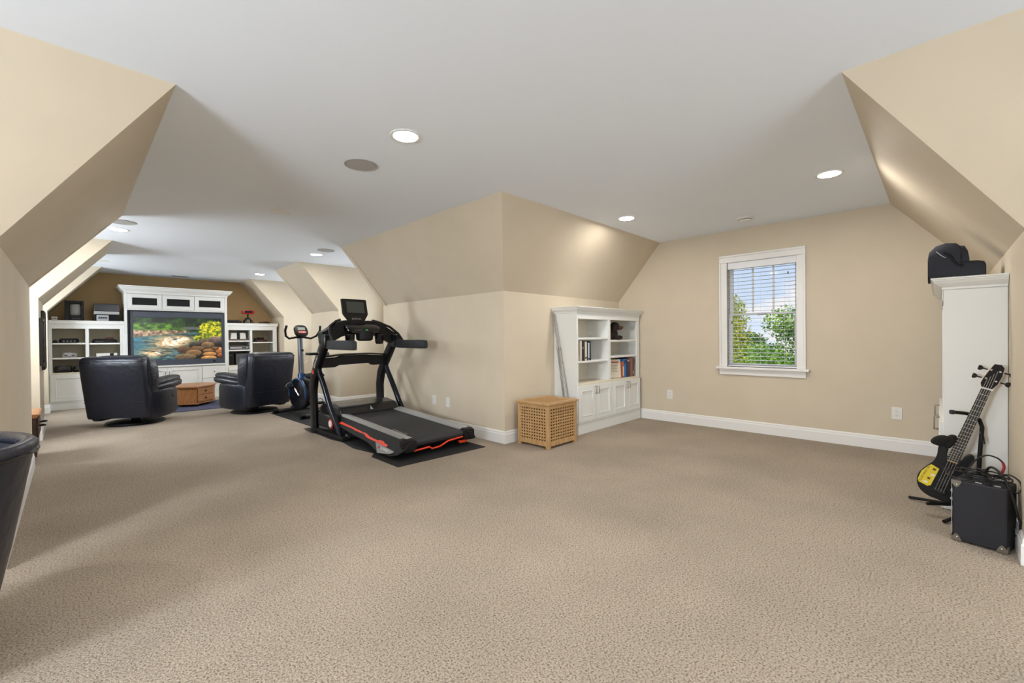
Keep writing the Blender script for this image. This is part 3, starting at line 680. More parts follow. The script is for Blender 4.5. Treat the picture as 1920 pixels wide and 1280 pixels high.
put(water*sm(.35-u, 0, .35)*.75*sm(nzS, .2, .6), mixc((10, 84, 120), (52, 170, 204), nzA))
foam = np.exp(-(((u-.40)/.2)**2+((v-.58)/.13)**2))+.8*np.exp(-(((u-.2)/.14)**2+((v-.83)/.09)**2))+.5*np.exp(-(((u-.52)/.1)**2+((v-.5)/.06)**2))
put(np.clip(foam*1.7*sm(nzS, .15, .5), 0, 1), mixc((196, 148, 86), (255, 244, 220), sm(foam*nzB*2, .3, 1)))
put(sm(u, .53, .56)*sm(.78-u, 0, .03)*sm(v, .2, .22)*sm(.29-v, 0, .02), (92, 94, 92))
bush = np.exp(-(((u-.9)/.22)**2+((v-.27)/.25)**2)*1.3)+.3*(nzB-.5)
put(sm(bush, .38, .46), mixc((70, 92, 14), (236, 220, 44), sm(fbm(u*44, v*28, 11), .32, .68)))
put(sm(np.exp(-(((u-.78)/.14)**2+((v-.48)/.13)**2))+.4*(nzB-.5), .45, .55), mixc((50, 74, 16), (196, 190, 50), sm(fbm(u*40, v*26, 14), .35, .7)))
put(sm(u-.52-.25*(.95-v), 0, .04)*sm(v, .60, .64), (34, 26, 20))
for cx, cy, rx, ry, c in ((.93, .53, .1, .09, (128, 106, 96)), (.78, .57, .07, .07, (110, 92, 74)), (.67, .63, .07, .06, (84, 78, 62)), (.83, .66, .085, .085, (142, 110, 78)), (.7, .74, .085, .06, (134, 98, 62)), (.55, .77, .09, .095, (104, 76, 50)), (.66, .85, .1, .08, (140, 104, 66)), (.84, .8, .075, .05, (158, 112, 66)), (.85, .89, .09, .055, (196, 140, 80)), (.97, .8, .05, .08, (214, 136, 74)), (.92, .75, .05, .045, (120, 84, 56)), (.56, .94, .13, .08, (128, 106, 74)), (.84, .98, .1, .05, (222, 158, 88)), (.99, .93, .05, .06, (170, 98, 52))):
    d = ((u-cx)/rx)**2+((v-cy)/ry)**2
    shade = np.clip(1.18-.75*(v-cy+ry)/(2*ry)+.5*(fbm(u*30, v*30, 21)-.5), .22, 1.3)
    put(sm(1-d, 0, .12), np.clip(np.array(c)/255.*shade[..., None], 0, 1))
img = np.clip(img, 0, 1)
linimg = np.where(img <= .04045, img/12.92, ((img+.055)/1.055)**2.4)
sx0, sx1, sz0, sz1 = .045, tw-.065, .1, th_-.11
xs = np.linspace(sx0, sx1, NX); zs = np.linspace(sz0, sz1, NY)
X, Z = np.meshgrid(xs, zs); co = np.stack([X, np.full_like(X, .025), Z], -1).reshape(-1, 3)
linimg = linimg[::1]                                   # row 0 of the grid is v=1 (bottom)
idx = np.arange(NX*NY).reshape(NY, NX); q = np.stack([idx[:-1, :-1], idx[:-1, 1:], idx[1:, 1:], idx[1:, :-1]], -1).reshape(-1, 4)
me = bpy.data.meshes.new('screen'); me.from_pydata(co.tolist(), [], q.tolist()); me.update()
ca = me.color_attributes.new('picture', 'FLOAT_COLOR', 'POINT')
ca.data.foreach_set('color', np.concatenate([linimg.reshape(-1, 3), np.ones((NX*NY, 1))], 1).astype(np.float32).ravel())
sm_ = bpy.data.materials.new('tv_picture'); sm_.use_nodes = True; t_ = sm_.node_tree; b_ = t_.nodes['Principled BSDF']
at = t_.nodes.new('ShaderNodeAttribute'); at.attribute_name = 'picture'
b_.inputs['Base Color'].default_value = (.01, .01, .01, 1); b_.inputs['Roughness'].default_value = .25
t_.links.new(at.outputs['Color'], b_.inputs['Emission Color']); b_.inputs['Emission Strength'].default_value = 1.1
me.materials.append(sm_); so = bpy.data.objects.new('screen', me); C.objects.link(so); so.parent = tv
MB().lathe([(.022, 0), (.02, .004), (.006, .006)], n=20).obj('emblem', BLACKG, tv, matrix=Matrix.Translation((1.29, 0, .05)) @ Matrix.Rotation(PI/2, 4, 'X'))

# ---- things on and in the television shelves
def gadget(name, label, cat, x0, x1, z0, z1, dep, m, y=None, taper=.9, group=None, soft=3):
    y0 = TY+.05 if y is None else y
    r = thing(name, label, cat, ((x0+x1)/2, y0, z0), group=group)
    a = (x1-x0)/2; h = z1-z0
    MB().loft([ring('xy', (0, dep/2, z), a*s_, dep/2*s_, 20, soft+2) for z, s_ in ((0, taper+.04), (h*.12, 1), (h*.6, 1), (h*.92, taper), (h, taper-.06))]).obj('shell', m, r, smooth=True)
    return r
SH = [1.52, 1.136, .885, .63]
g = thing('small_box', 'tiny white device at the left end on top of the left shelves', 'device', (-.185, TY+.08, 1.52))
MB().box(-.034, .034, 0, .06, .012, .062).obj('shell', WHITEP, g, .004); MB().box(-.03, .03, -.002, .001, .028, .046).obj('display', DARKG, g); MB().box(-.036, .036, 0, .06, 0, .012).obj('base', BLACK, g)
g = thing('tube_television', 'small black tube television on top of the left shelves', 'television', (.055, TY+.06, 1.52))
cb = MB().box(-.118, -.055, 0, .07, .0, .345); cb.box(.082, .118, 0, .07, 0, .345); cb.box(-.055, .082, 0, .07, 0, .085); cb.box(-.055, .082, 0, .07, .295, .345); cb.obj('bezel', BLACK, g, .004)
MB().loft([ring('xz', (.0, y, .175), w, h, 20, 6) for y, w, h in ((.07, .115, .168), (.18, .1, .14), (.26, .06, .08))]).obj('rear_shell', BLACK, g, smooth=True)
MB().loft([ring('xz', (.0135, y, .19), w, h, 20, 6) for y, w, h in ((.055, .066, .102), (.018, .066, .102), (.010, .058, .094), (.007, .03, .05))]).obj('tube', mat('crt_glass', (120, 122, 118), .18), g, smooth=True)
for x in (-.02, .0, .03, .06): MB().box(x-.006, x+.006, -.003, .002, .03, .038).obj('button', GREYP, g)
g = thing('printer', 'black and silver boxy machine on the left shelves beside the tall cabinet', 'printer', (.47, TY+.07, 1.52))
MB().box(-.172, .172, .03, .34, 0, .12).obj('base', BLACK, g, .006); MB().box(-.17, .165, 0, .34, .12, .175).obj('band', SILVER, g, .006); MB().box(-.172, .174, .01, .36, .175, .312).obj('upper_body', BLACKG, g, .008)
g = thing('game_console', 'small silver cube console with four ports in front of the boxy machine', 'console', (.41, TY+.0, 1.52), group='game consoles')
MB().box(-.078, .078, .0, .09, .004, .105).obj('shell', SILVER, g, .006); MB().box(-.06, .06, -.0015, .002, .03, .075).obj('port_panel', mat('port_panel', (110, 112, 122), .5), g)
for k in range(4): MB().lathe([(.010, 0), (.010, .003)], n=12).obj('port', BLACK, g, matrix=Matrix.Translation((-.045+.03*k, -.0015, .062)) @ Matrix.Rotation(PI/2, 4, 'X'))
g = gadget('game_console', 'wide black console with round ports on the upper left shelf', 'console', -.135, .11, 1.136, 1.215, .2, BLACK, group='game consoles')
for k in range(4): MB().lathe([(.013, 0), (.013, .004), (.008, .005)], n=12).obj('port', GREYP, g, matrix=Matrix.Translation((-.065+.043*k, -.001, .03)) @ Matrix.Rotation(PI/2, 4, 'X'))
g = gadget('game_controller', 'small black controller at the left end of the upper left shelf', 'controller', -.212, -.15, 1.136, 1.178, .1, BLACK)
MB().lathe([(.008, 0), (.008, .012), (.011, .016)], (0, .03, .04), 10).obj('stick', DARKG, g, smooth=True)
g = gadget('game_console', 'light grey console on the middle left shelf', 'console', -.11, .085, .885, .965, .18, SILVER, group='game consoles')
for x in (-.045, .045): MB().box(x-.018, x+.018, -.002, .003, .03, .045).obj('port', DARKG, g)
MB().box(-.05, .05, .04, .14, .079, .084).obj('disc_lid', mat('pale_grey', (190, 190, 188), .4), g, .002)
for k, (a, b) in enumerate(((-.2, .02), (.03, .175))):
    g = gadget('game_console', ('left' if k == 0 else 'right')+' black console on the bottom left shelf', 'console', a, b, .63, .74 if k == 0 else .735, .22, BLACKG, group='game consoles')
    MB().box(a-(a+b)/2+.015, b-(a+b)/2-.015, -.001, .004, .04, .048).obj('seam', DARKG, g)
g = gadget('game_console', 'flat black console under a red box on the upper shelf', 'console', .27, .61, 1.13, 1.20, .24, BLACK, group='game consoles')
MB().box(-.12, -.02, -.001, .003, .02, .03).obj('slot', DARKG, g)
g = thing('game_cartridge', 'small red and black box lying on the flat console', 'cartridge', (.50, TY+.12, 1.20))
MB().box(-.055, .055, 0, .09, 0, .03).obj('shell', mat('dull_red', (112, 40, 32), .5), g, .003); MB().box(-.045, .045, -.001, .001, .008, .022).obj('label', DARKG, g)
g = thing('game_console', 'white flat console with a black square on the middle shelf', 'console', (.46, TY+.08, .885), group='game consoles')
MB().box(-.14, .14, 0, .2, 0, .06).obj('shell', WHITEP, g, .005); MB().box(.04, .09, -.002, .01, .012, .058).obj('door_flap', BLACK, g)
# right shelves
g = thing('game_console', 'flat black console on top of the right shelves', 'console', (2.45, TY+.08, 1.52), group='game consoles')
MB().box(-.14, .14, 0, .25, 0, .05).obj('base', BLACK, g, .006); MB().box(-.14, .1, .01, .24, .05, .07).obj('top', mat('dark_wood_trim', (58, 34, 26), .4), g, .006)
g = thing('visor_console', 'red visor console on a black two-legged stand', 'console', (2.72, TY+.14, 1.52))
MB().loft([ring('xz', (0, y, .245), w, h, 20, 4) for y, w, h in ((-.06, .10, .03), (-.055, .122, .042), (.0, .125, .046), (.05, .10, .04), (.06, .06, .02))]).obj('visor', mat('visor_red', (172, 26, 22), .25), g, smooth=True)
MB().box(-.07, .07, -.09, -.055, .225, .27).obj('eye_shade', BLACK, g, .008)
MB().tube([(0, 0, .21), (0, 0, .12)], .016, 10).obj('neck', BLACK, g); MB().box(-.045, .045, -.03, .03, .08, .125).obj('clamp', BLACK, g, .008)
for s_ in (-1, 1): MB().tube([(s_*.03, 0, .11), (s_*.07, -.05, .05), (s_*.085, -.07, .006)], .01, 8).obj('leg', BLACK, g, smooth=True); MB().tube([(s_*.03, 0, .11), (s_*.065, .05, .05), (s_*.08, .08, .006)], .01, 8).obj('leg', BLACK, g, smooth=True)
MB().box(-.03, .03, -.035, .0, .02, .085).obj('controller_box', GREYP, g, .006)
g = gadget('game_console', 'low dark red and black oval console on top of the right shelves', 'console', 2.93, 3.15, 1.52, 1.555, .16, mat('dark_red_black', (46, 20, 18), .35), group='game consoles')
MB().box(-.05, .05, .0, .05, .034, .042).obj('lid', BLACKG, g, .003)
g = thing('game_console', 'white and black twin-block console on the upper right-unit shelf', 'console', (2.52, TY+.06, 1.15), group='game consoles')
MB().box(-.19, .19, 0, .2, 0, .03).obj('base', mat('taupe', (96, 78, 66), .5), g, .004)
for s_ in (-1, 1): MB().prism([(s_*.03, .03), (s_*.145, .03), (s_*.13, .165), (s_*.03, .165)], 'y', .01, .15).obj('block', WHITEP, g, .004)
MB().box(-.028, .028, .005, .15, .03, .075).obj('middle', BLACK, g, .003); MB().box(-.02, .02, .02, .15, .1, .16).obj('cartridge', BLACK, g, .003)
g = thing('disc_player', 'silver disc player on the second right-unit shelf', 'player', (2.53, TY+.07, .955))
MB().box(-.185, .185, 0, .25, .004, .09).obj('case', DARKG, g, .004); MB().box(-.165, .175, -.006, .0, .02, .062).obj('fascia', SILVER, g, .002); MB().box(.05, .13, -.008, -.006, .03, .05).obj('display', BLACKG, g)
g = thing('subwoofer', 'dark grey box speaker on the bottom right-unit shelf', 'speaker', (2.58, TY+.06, .63))
MB().box(-.12, .13, .012, .3, 0, .25).obj('case', BLACK, g, .004); MB().box(-.115, .125, 0, .012, .008, .242).obj('grille', mat('grey_cloth', (84, 88, 90), .8), g, .003)
g = thing('black_case', 'tall black case beside the grey box speaker', 'case', (2.38, TY+.08, .63))
MB().box(-.055, .06, 0, .28, 0, .26).obj('body', BLACK, g, .006); MB().box(-.03, .03, -.004, 0, .2, .22).obj('latch', DARKG, g)
g = gadget('game_console', 'dark red console with a controller on the right column shelf', 'console', 2.83, 3.09, 1.115, 1.165, .2, mat('deep_red', (70, 26, 24), .4), group='game consoles')
MB().box(-.06, .06, .03, .12, .05, .10).obj('cartridge', BLACK, g, .004); MB().box(-.13, -.09, -.02, .1, .0, .085).obj('joystick_box', BLACK, g, .006)

# ================================================================== recliners
def recliner(label, loc, rotz):
    r = thing('recliner', label, 'armchair', loc, rotz, 'black leather recliners facing the television')
    MB().lathe([(.33, 0), (.335, .012), (.32, .03), (.2, .035), (.05, .04), (.05, .12)], n=36).obj('swivel_base', BLACK, r, smooth=True)
    # back shell: outer panel leaning backwards
    secs = [(.125, -.29, .345, .105), (.15, -.295, .352, .11), (.35, -.33, .356, .11), (.6, -.37, .362, .108), (.82, -.405, .366, .106), (.9, -.415, .362, .10), (.935, -.415, .345, .085), (.952, -.41, .31, .06)]
    MB().loft([ring('xy', (0, y, z), w, d, 32, 7) for z, y, w, d in secs]).obj('back_shell', LEATHER, r, smooth=True)
    MB().tube([(-.34, -.435-.002, .345), (0, -.443, .345), (.34, -.435-.002, .345)], .003, 6).obj('lower_seam', LEATHER, r)
    MB().tube([(-.352, -.512, .893), (-.18, -.519, .893), (.18, -.519, .893), (.352, -.512, .893)], .005, 6).obj('top_welt', LEATHER, r)
    # pillow back cushions
    MB().loft([ring('xz', (0, y, z), w, h, 28, 4) for y, z, w, h in ((-.34, .82, .33, .12), (-.28, .82, .355, .145), (-.2, .80, .35, .14), (-.16, .79, .3, .1))]).obj('head_pillow', LEATHER2, r, smooth=True)
    MB().loft([ring('xz', (0, y, z), w, h, 28, 4) for y, z, w, h in ((-.3, .57, .29, .14), (-.22, .57, .31, .155), (-.12, .56, .30, .15), (-.08, .55, .26, .11))]).obj('lumbar_pillow', LEATHER2, r, smooth=True)
    for s_ in (-1, 1):
        MB().loft([ring('xy', (s_*x, y, z), w, d, 20, 3.5) for z, x, y, w, d in ((.45, .33, -.22, .035, .1), (.6, .345, -.25, .045, .11), (.78, .35, -.28, .048, .11), (.89, .345, -.3, .042, .095), (.92, .335, -.31, .025, .06))]).obj('side_wing', LEATHER2, r, smooth=True)
        MB().loft([ring('xz', (s_*.295, y, z), w, h, 24, 5) for y, z, w, h in ((-.30, .29, .06, .19), (-.26, .29, .08, .215), (.1, .285, .082, .215), (.30, .28, .08, .205), (.345, .28, .065, .19))]).obj('arm_panel', LEATHER, r, smooth=True)
        MB().loft([ring('xz', (s_*.295, y, z), w, h, 24, 3) for y, z, w, h in ((-.22, .49, .06, .03), (-.1, .50, .092, .05), (.2, .52, .1, .058), (.40, .535, .1, .056), (.47, .54, .07, .035))]).obj('arm_roll', LEATHER, r, smooth=True)
        MB().loft([ring('xz', (s_*.29, y, z), w, h, 24, 3) for y, z, w, h in ((-.2, .545, .06, .02), (-.08, .565, .088, .042), (.15, .585, .098, .05), (.38, .60, .096, .045), (.46, .60, .06, .02))]).obj('arm_pad', LEATHER2, r, smooth=True)
    MB().loft([ring('xz', (0, y, z), w, h, 24, 5) for y, z, w, h in ((-.2, .37, .2, .09), (-.1, .38, .212, .1), (.28, .40, .212, .1), (.37, .39, .2, .07))]).obj('seat_cushion', LEATHER2, r, smooth=True)
    MB().loft([ring('xz', (0, y, .22), w, h, 24, 6) for y, w, h in ((.25, .208, .12), (.345, .208, .12), (.37, .19, .1))]).obj('footrest', LEATHER, r, smooth=True)
    MB().box(-.2, .2, -.25, .26, .12, .16).obj('mechanism', BLACK, r)
    MB().loft([ring('yz', (x, .2, .36), a, b, 16, 2.5) for x, a, b in ((.372, .045, .035), (.379, .042, .032), (.381, .025, .02))]).obj('release_cup', BLACKG, r, smooth=True)
    return r
r1 = recliner('black leather recliner on the left, seen from behind', (.639, 8.151, 0), -.585)
dup(r1, (2.098, 7.95, 0), .33, 'black leather recliner on the right beside the exercise bike')

# ---- rug and oak coffee table
tag(MB().loft([[(.98, 8.78, 0), (2.02, 8.72, 0), (2.06, 9.95, 0), (1.02, 10.0, 0)], [(.98, 8.78, .009), (2.02, 8.72, .009), (2.06, 9.95, .009), (1.02, 10.0, .009)]]).obj('rug', mat('blue_rug', (58, 68, 100), .95, rgb2=(78, 72, 92), vscale=6, bump=.4, bscale=150)), 'small blue rug under the oak coffee table', 'rug')
ct = thing('coffee_table', 'low oak coffee table with two small drawers on the blue rug', 'table', (1.55, 9.62, .009))
oct_ = [(-.285, -.29), (-.03, -.455), (.29, -.13), (.36, .12), (.2, .42), (-.14, .46), (-.33, .2)]
MB().prism([(x*.97, y*.97) for x, y in oct_], 'z', .055, .325).obj('body', OAK, ct, .004)
MB().prism([(x*1.06, y*1.06) for x, y in oct_], 'z', .325, .352).obj('top', OAKT, ct, .006)
MB().prism([(x*1.0, y*1.0) for x, y in oct_], 'z', .04, .055).obj('base_trim', OAK, ct, .004)
p, q = Vector((-.03, -.455, 0))*.97, Vector((.29, -.13, 0))*.97; dv = (q-p); L = dv.length; dv.normalize(); nv = Vector((dv.y, -dv.x, 0))
Mdr = basis((p.x, p.y, 0), dv, -nv, (0, 0, 1))
for z0 in (.075, .197):
    d = MB().box(.025, L-.03, -.012, .0, z0, z0+.11).obj('drawer', OAKT, ct, .004, matrix=Mdr)
    MB().lathe([(.016, 0), (.019, .006), (.012, .012), (.008, .014)], n=14).obj('pull', mat('dark_bronze', (52, 38, 28), .35, metal=.7), d, smooth=True, matrix=Matrix.Translation((L/2, -.012, z0+.06)) @ Matrix.Rotation(PI/2, 4, 'X'))
for x, y in ((-.2, -.2), (.0, -.36), (.2, -.1), (.18, .3), (-.15, .35)): MB().lathe([(.02, 0), (.022, .02), (.014, .04)], (x, y, 0), 12).obj('caster', BLACK, ct, smooth=True)

# ================================================================== mats, treadmill
m = MB(); pts = [(2.045, 3.46), (3.06, 3.42), (3.12, 5.2), (3.12, 5.85), (2.10, 5.85), (2.09, 5.0), (2.12, 4.75), (2.08, 4.4), (2.13, 4.06), (2.05, 3.95)]
tag(m.prism(pts, 'z', 0, .007).obj('exercise_mat', RUBBER), 'black rubber mat under the treadmill', 'mat')
tag(MB().prism([(2.19, 7.47), (2.23, 5.9), (3.2, 5.9), (3.2, 7.5)], 'z', 0, .007).obj('exercise_mat', RUBBER), 'black rubber mat under the exercise bike', 'mat')
tm = thing('treadmill', 'black treadmill with red trim and a screen console', 'treadmill', (2.6, 4.7, .007))
def TP(x, y, z): return (x-2.6, y-4.7, z-.007)
def Tb(x0, x1, y0, y1, z0, z1): return MB().box(x0-2.6, x1-2.6, y0-4.7, y1-4.7, z0-.007, z1-.007)
def Tl(pts): return [TP(*p) for p in pts]
def bar(pts, w, d, n=12, ex=5):
    """flat bar swept in the YZ plane: w = width across X, d = depth in the plane"""
    rings = []
    for i, p in enumerate(pts):
        a = Vector(pts[max(i-1, 0)]); b = Vector(pts[min(i+1, len(pts)-1)]); t = (b-a).normalized(); nrm = Vector((0, -t.z, t.y))
        ww = w[i] if isinstance(w, (list, tuple)) else w; dd = d[i] if isinstance(d, (list, tuple)) else d
        rings.append([Vector(p)+Vector((1, 0, 0))*(ww/2*sgnpow(math.cos(2*PI*k/n), 2/ex))+nrm*(dd/2*sgnpow(math.sin(2*PI*k/n), 2/ex)) for k in range(n)])
    return MB().loft(rings)
for x, s_ in ((2.145, -1), (3.055, 1)):
    up = [(x, 5.60, .012), (x, 5.62, .3), (x, 5.63, .52), (x, 5.585, .68), (x, 5.48, .84), (x, 5.375, .97), (x, 5.30, 1.06), (x, 5.25, 1.16)]
    bar(Tl(up), [.07, .07, .07, .075, .08, .085, .085, .08], [.12, .12, .125, .13, .13, .125, .12, .11], 16).obj('upright', SATIN, tm, smooth=True)
    st = [(x, 5.46, .80), (x, 5.40, .70), (x, 5.30, .58), (x, 5.12, .33), (x-s_*.01, 4.86, .03)]
    bar(Tl(st), .05, [.05, .06, .062, .062, .06], 12).obj('strut', mat('gloss_navy', (32, 38, 50), .18, metal=.5), tm, smooth=True)
    Tb(x-.075 if s_ < 0 else x-.04, x+.04 if s_ < 0 else x+.075, 5.49, 5.71, .0075, .02).obj('foot_plate', BLACK, tm, .004)
    Tb(x-.03, x+.03, 4.75, 5.6, .012, .055).obj('base_rail', BLACK, tm, .006)
    # side handlebar: padded grip reaching back to the runner
    MB().loft([ring('xz', TP(x, y, z), w, h, 20, 5) for y, z, w, h in ((5.16, 1.09, .03, .05), (5.05, 1.088, .036, .054), (4.6, 1.085, .036, .054), (4.5, 1.082, .034, .050), (4.485, 1.08, .026, .04))]).obj('grip_arm', CHAR, tm, smooth=True)
    MB().tube(Tl([(x+s_*.005, 5.02, 1.13), (x, 5.12, 1.22), (x-s_*.05, 5.24, 1.31), (x-s_*.16, 5.34, 1.375), (x-s_*.24, 5.38, 1.40)]), .016, 10).obj('grab_bar', BLACKG, tm, smooth=True)
    MB().loft([ring('yz', TP(x+s_*k, 5.2, 1.13), a, a*1.35, 18, 3) for k, a in ((-.045, .06), (.04, .062), (.05, .05))]).obj('joint_cover', SATIN, tm, smooth=True)
Tb(2.0, 2.115, 5.36, 5.50, .965, .995).obj('side_tray', BLACK, tm, .01)
Tb(2.19, 2.24, 5.36, 5.46, .95, .995).obj('tray_tab', GREYP, tm, .008)
MB().prism([(a-2.6, b-.007) for a, b in ((2.15, .80), (2.34, .80), (2.40, .825), (2.82, .835), (2.86, .805), (3.05, .81), (3.05, .93), (2.80, .945), (2.45, .945), (2.38, .925), (2.15, .915))], 'y', 5.44-4.7, 5.53-4.7).obj('cross_shelf', BLACK, tm, .008)
MB().prism([(a-2.6, b-.007) for a, b in ((2.17, .925), (2.45, .95), (2.8, .95), (3.03, .935), (3.03, .955), (2.8, .972), (2.45, .972), (2.17, .95))], 'y', 5.40-4.7, 5.60-4.7).obj('shelf_tray', BLACKG, tm, .004)
# console arch
arch = [(2.10, 1.10), (2.10, 1.24), (2.17, 1.27), (2.33, 1.375), (2.42, 1.392), (2.78, 1.392), (2.9, 1.36), (3.04, 1.265), (3.10, 1.23), (3.10, 1.10), (3.02, 1.10), (2.86, 1.185), (2.74, 1.215), (2.46, 1.215), (2.34, 1.185), (2.18, 1.10)]
n = len(arch)
MB().loft([[TP(x, y+.09*(z-1.1)/.3, z) for x, z in arch] for y in (5.20, 5.34)]).obj('console', BLACK, tm, .012)
MB().loft([ring('xz', TP(2.6, y, z), w, h, 24, 6) for y, z, w, h in ((5.12, 1.255, .19, .03), (5.15, 1.262, .215, .05), (5.26, 1.28, .22, .07))]).obj('control_deck', BLACKG, tm, smooth=True)
MB().loft([ring('xy', TP(2.6, 5.16, z), w, w*.8, 20, 2.5) for z, w in ((1.13, .07), (1.15, .1), (1.21, .105), (1.25, .1))]).obj('fan_housing', BLACK, tm, smooth=True)
for x in (2.40, 2.79):
    MB().lathe([(.04, 0), (.052, .02), (.058, .12), (.052, .125), (.046, .03), (.02, .015)], TP(x, 5.14, 1.09), 20).obj('cup_holder', BLACKG, tm, smooth=True)
Tb(2.56, 2.64, 5.092, 5.10, 1.182, 1.20).obj('stop_key', ORANGE, tm, .004); Tb(2.575, 2.645, 5.088, 5.098, 1.205, 1.216).obj('key_label', WHITEP, tm)
Tb(2.595, 2.625, 5.118, 5.122, 1.262, 1.272).obj('start_light', mat('green_led', (40, 150, 60), .4, emit=(40, 200, 80), es=.6), tm)
for k in range(5): Tb(2.45+k*.022, 2.465+k*.022, 5.118, 5.121, 1.262, 1.268).obj('button', GREYP, tm)
scp = [(2.432, 1.665), (2.442, 1.675), (2.758, 1.675), (2.768, 1.665), (2.768, 1.475), (2.70, 1.375), (2.50, 1.375), (2.432, 1.475)]
MB().loft([[TP(x, y+.08*(z-1.375)/.3, z) for x, z in scp] for y in (5.36, 5.40)]).obj('screen_housing', BLACKG, tm, .006)
MB().loft([[TP(x, y+.08*(z-1.375)/.3, z) for x, z in ((2.487, 1.495), (2.723, 1.495), (2.723, 1.64), (2.487, 1.64))] for y in (5.3585, 5.3605)]).obj('screen', mat('dark_screen', (74, 78, 76), .12), tm)
Msc = basis(TP(2.6, 5.3695, 1.415), (1, 0, 0), (0, .258, .966), (0, -.966, .258))
text('BOWFLEX', .028, 'logo', SILVER, tm, Msc)
MB().loft([ring('xy', TP(2.6, 5.33, z), .1, .05, 16, 5) for z in (1.33, 1.39)]).obj('screen_neck', BLACK, tm, smooth=True)
# deck (slopes down to the rear)
def dz(y): return .175+(y-3.6)*.052
side = [(3.62, .06), (3.56, .12), (3.55, .175), (3.62, dz(3.62)+.012), (5.0, dz(5.0)+.012), (5.06, .2), (5.02, .15), (4.2, .085), (3.95, .035), (3.72, .035)]
def skin(y, z, sg):      # slanting flank of the deck: x of the outer face at height z
    k = min(1, max(0, (z-.05)/(dz(y)-.05))); return 2.6+sg*(.495-.125*k)
def flank(pts, sg, e0, e1):
    return MB().loft([[TP(skin(y, z, sg)+sg*e, y, z) for y, z in pts] for e in (e0, e1)])
for sg in (-1, 1):
    prof_ = [(3.555, .10, .165), (3.60, .065, .19), (3.72, .036, dz(3.72)+.012), (3.95, .036, dz(3.95)+.012), (4.2, .085, dz(4.2)+.012), (4.6, .115, dz(4.6)+.012), (5.0, .15, dz(5.0)+.012), (5.05, .18, .225)]
    MB().loft([[TP(skin(y, a_, sg), y, a_), TP(skin(y, b_, sg), y, b_), TP(skin(y, b_, sg)-sg*.05, y, b_), TP(skin(y, a_, sg)-sg*.08, y, a_)] for y, a_, b_ in prof_]).obj('deck_side', BLACK, tm, .006)
    Tb(2.6+sg*.30, 2.6+sg*.375, 3.62, 5.0, .06, .17).obj('deck_core', BLACK, tm)
    a, b = sorted((2.6+sg*.297, 2.6+sg*.378))
    rl = [(3.62, dz(3.62)-.01), (3.60, dz(3.6)+.016), (3.64, dz(3.64)+.026), (4.95, dz(4.95)+.026), (5.0, dz(5.0)+.014), (5.0, dz(5.0)-.01)]
    MB().loft([[TP(2.6+sg*.297, y, z-.004) for y, z in rl], [TP(2.6+sg*.378, y, z+.012) for y, z in rl]]).obj('foot_rail', mat('rail_grey', (158, 158, 156), .5), tm, .002)
    MB().loft([ring('xz', TP(2.6+sg*(.36), y, z), w, h, 16, 6) for y, z, w, h in ((3.66, .15, .06, .05), (3.60, .14, .075, .06), (3.56, .135, .07, .05))]).obj('rail_end_cap', BLACK, tm, smooth=True)
MB().prism([(y-4.7, z-.007) for y, z in ((3.58, .12), (3.57, .16), (3.60, dz(3.6)+.004), (5.02, dz(5.02)+.004), (5.02, .16), (3.7, .10))], 'x', 2.292-2.6, 2.908-2.6).obj('belt', mat('belt_black', (40, 41, 43), .7, bump=.1, bscale=500), tm, .012)
Tb(2.3, 2.9, 3.75, 4.95, .06, .12).obj('deck_board', BLACK, tm)
for k in range(6): MB().box(2.33-2.6+.0, 2.345-2.6+.03, 3.83+k*.045-4.7, 3.842+k*.045-4.7, dz(3.83+k*.045)+.0035-.007, dz(3.83+k*.045)+.0048-.007).obj('belt_mark', mat('belt_mark', (190, 190, 188), .6), tm)
stripe = [(4.98, .176, .186), (4.95, .170, .198), (4.90, .176, .196), (4.62, .163, .176), (4.56, .154, .170), (4.34, .146, .160), (4.28, .128, .152), (4.22, .122, .139), (4.05, .114, .128), (4.02, .112, .136), (3.94, .105, .133), (3.90, .102, .120), (3.84, .101, .117)]
for sg in (-1, 1):
    MB().loft([[TP(skin(y, a_, sg)+sg*.007, y, a_), TP(skin(y, b_, sg)+sg*.007, y, b_), TP(skin(y, b_, sg)-sg*.004, y, b_), TP(skin(y, a_, sg)-sg*.004, y, a_)] for y, a_, b_ in stripe]).obj('side_stripe', ORANGE, tm)
MB().tube(Tl([(2.30, 3.60, .072), (2.47, 3.585, .085), (2.5, 3.585, .062), (2.6, 3.585, .068), (2.7, 3.585, .105), (2.92, 3.585, .118)]), .009, 8).obj('fold_release_bar', ORANGE, tm, smooth=True)
Tb(2.86, 2.95, 3.585, 3.63, .05, .075).obj('release_tab', ORANGE, tm, .006)
flank([(4.06, .112), (3.70, .086), (3.68, .075), (3.72, .06), (3.94, .034)], -1, .008, -.004).obj('logo_plate', mat('plate_grey', (142, 144, 146), .4, metal=.3), tm, .002)
_k = Vector((-.70, 0, .71))
Mlp = basis(TP(skin(3.82, .079, -1)-.013, 3.83, .079), (.06, -1, -.06), (.66, 0, .75), (-.75, -.06, .66))
text('BOWFLEX', .029, 'logo', WHITEP, tm, Mlp)
MB().lathe([(.014, 0), (.014, .002)], n=16).obj('logo_badge', RED, tm, matrix=basis(TP(skin(3.95, .085, -1)-.0085, 3.95, .085), (0, -1, 0), (.66, 0, .75), (-.75, 0, .66)))
hood = [(5.0, .19), (4.98, .27), (5.06, .345), (5.26, .372), (5.52, .36), (5.64, .30), (5.66, .1), (5.0, .08)]
MB().prism([(y-4.7, z-.007) for y, z in hood], 'x', 2.215-2.6, 2.985-2.6).obj('motor_hood', mat('hood_black', (30, 30, 31), .25), tm, .03)
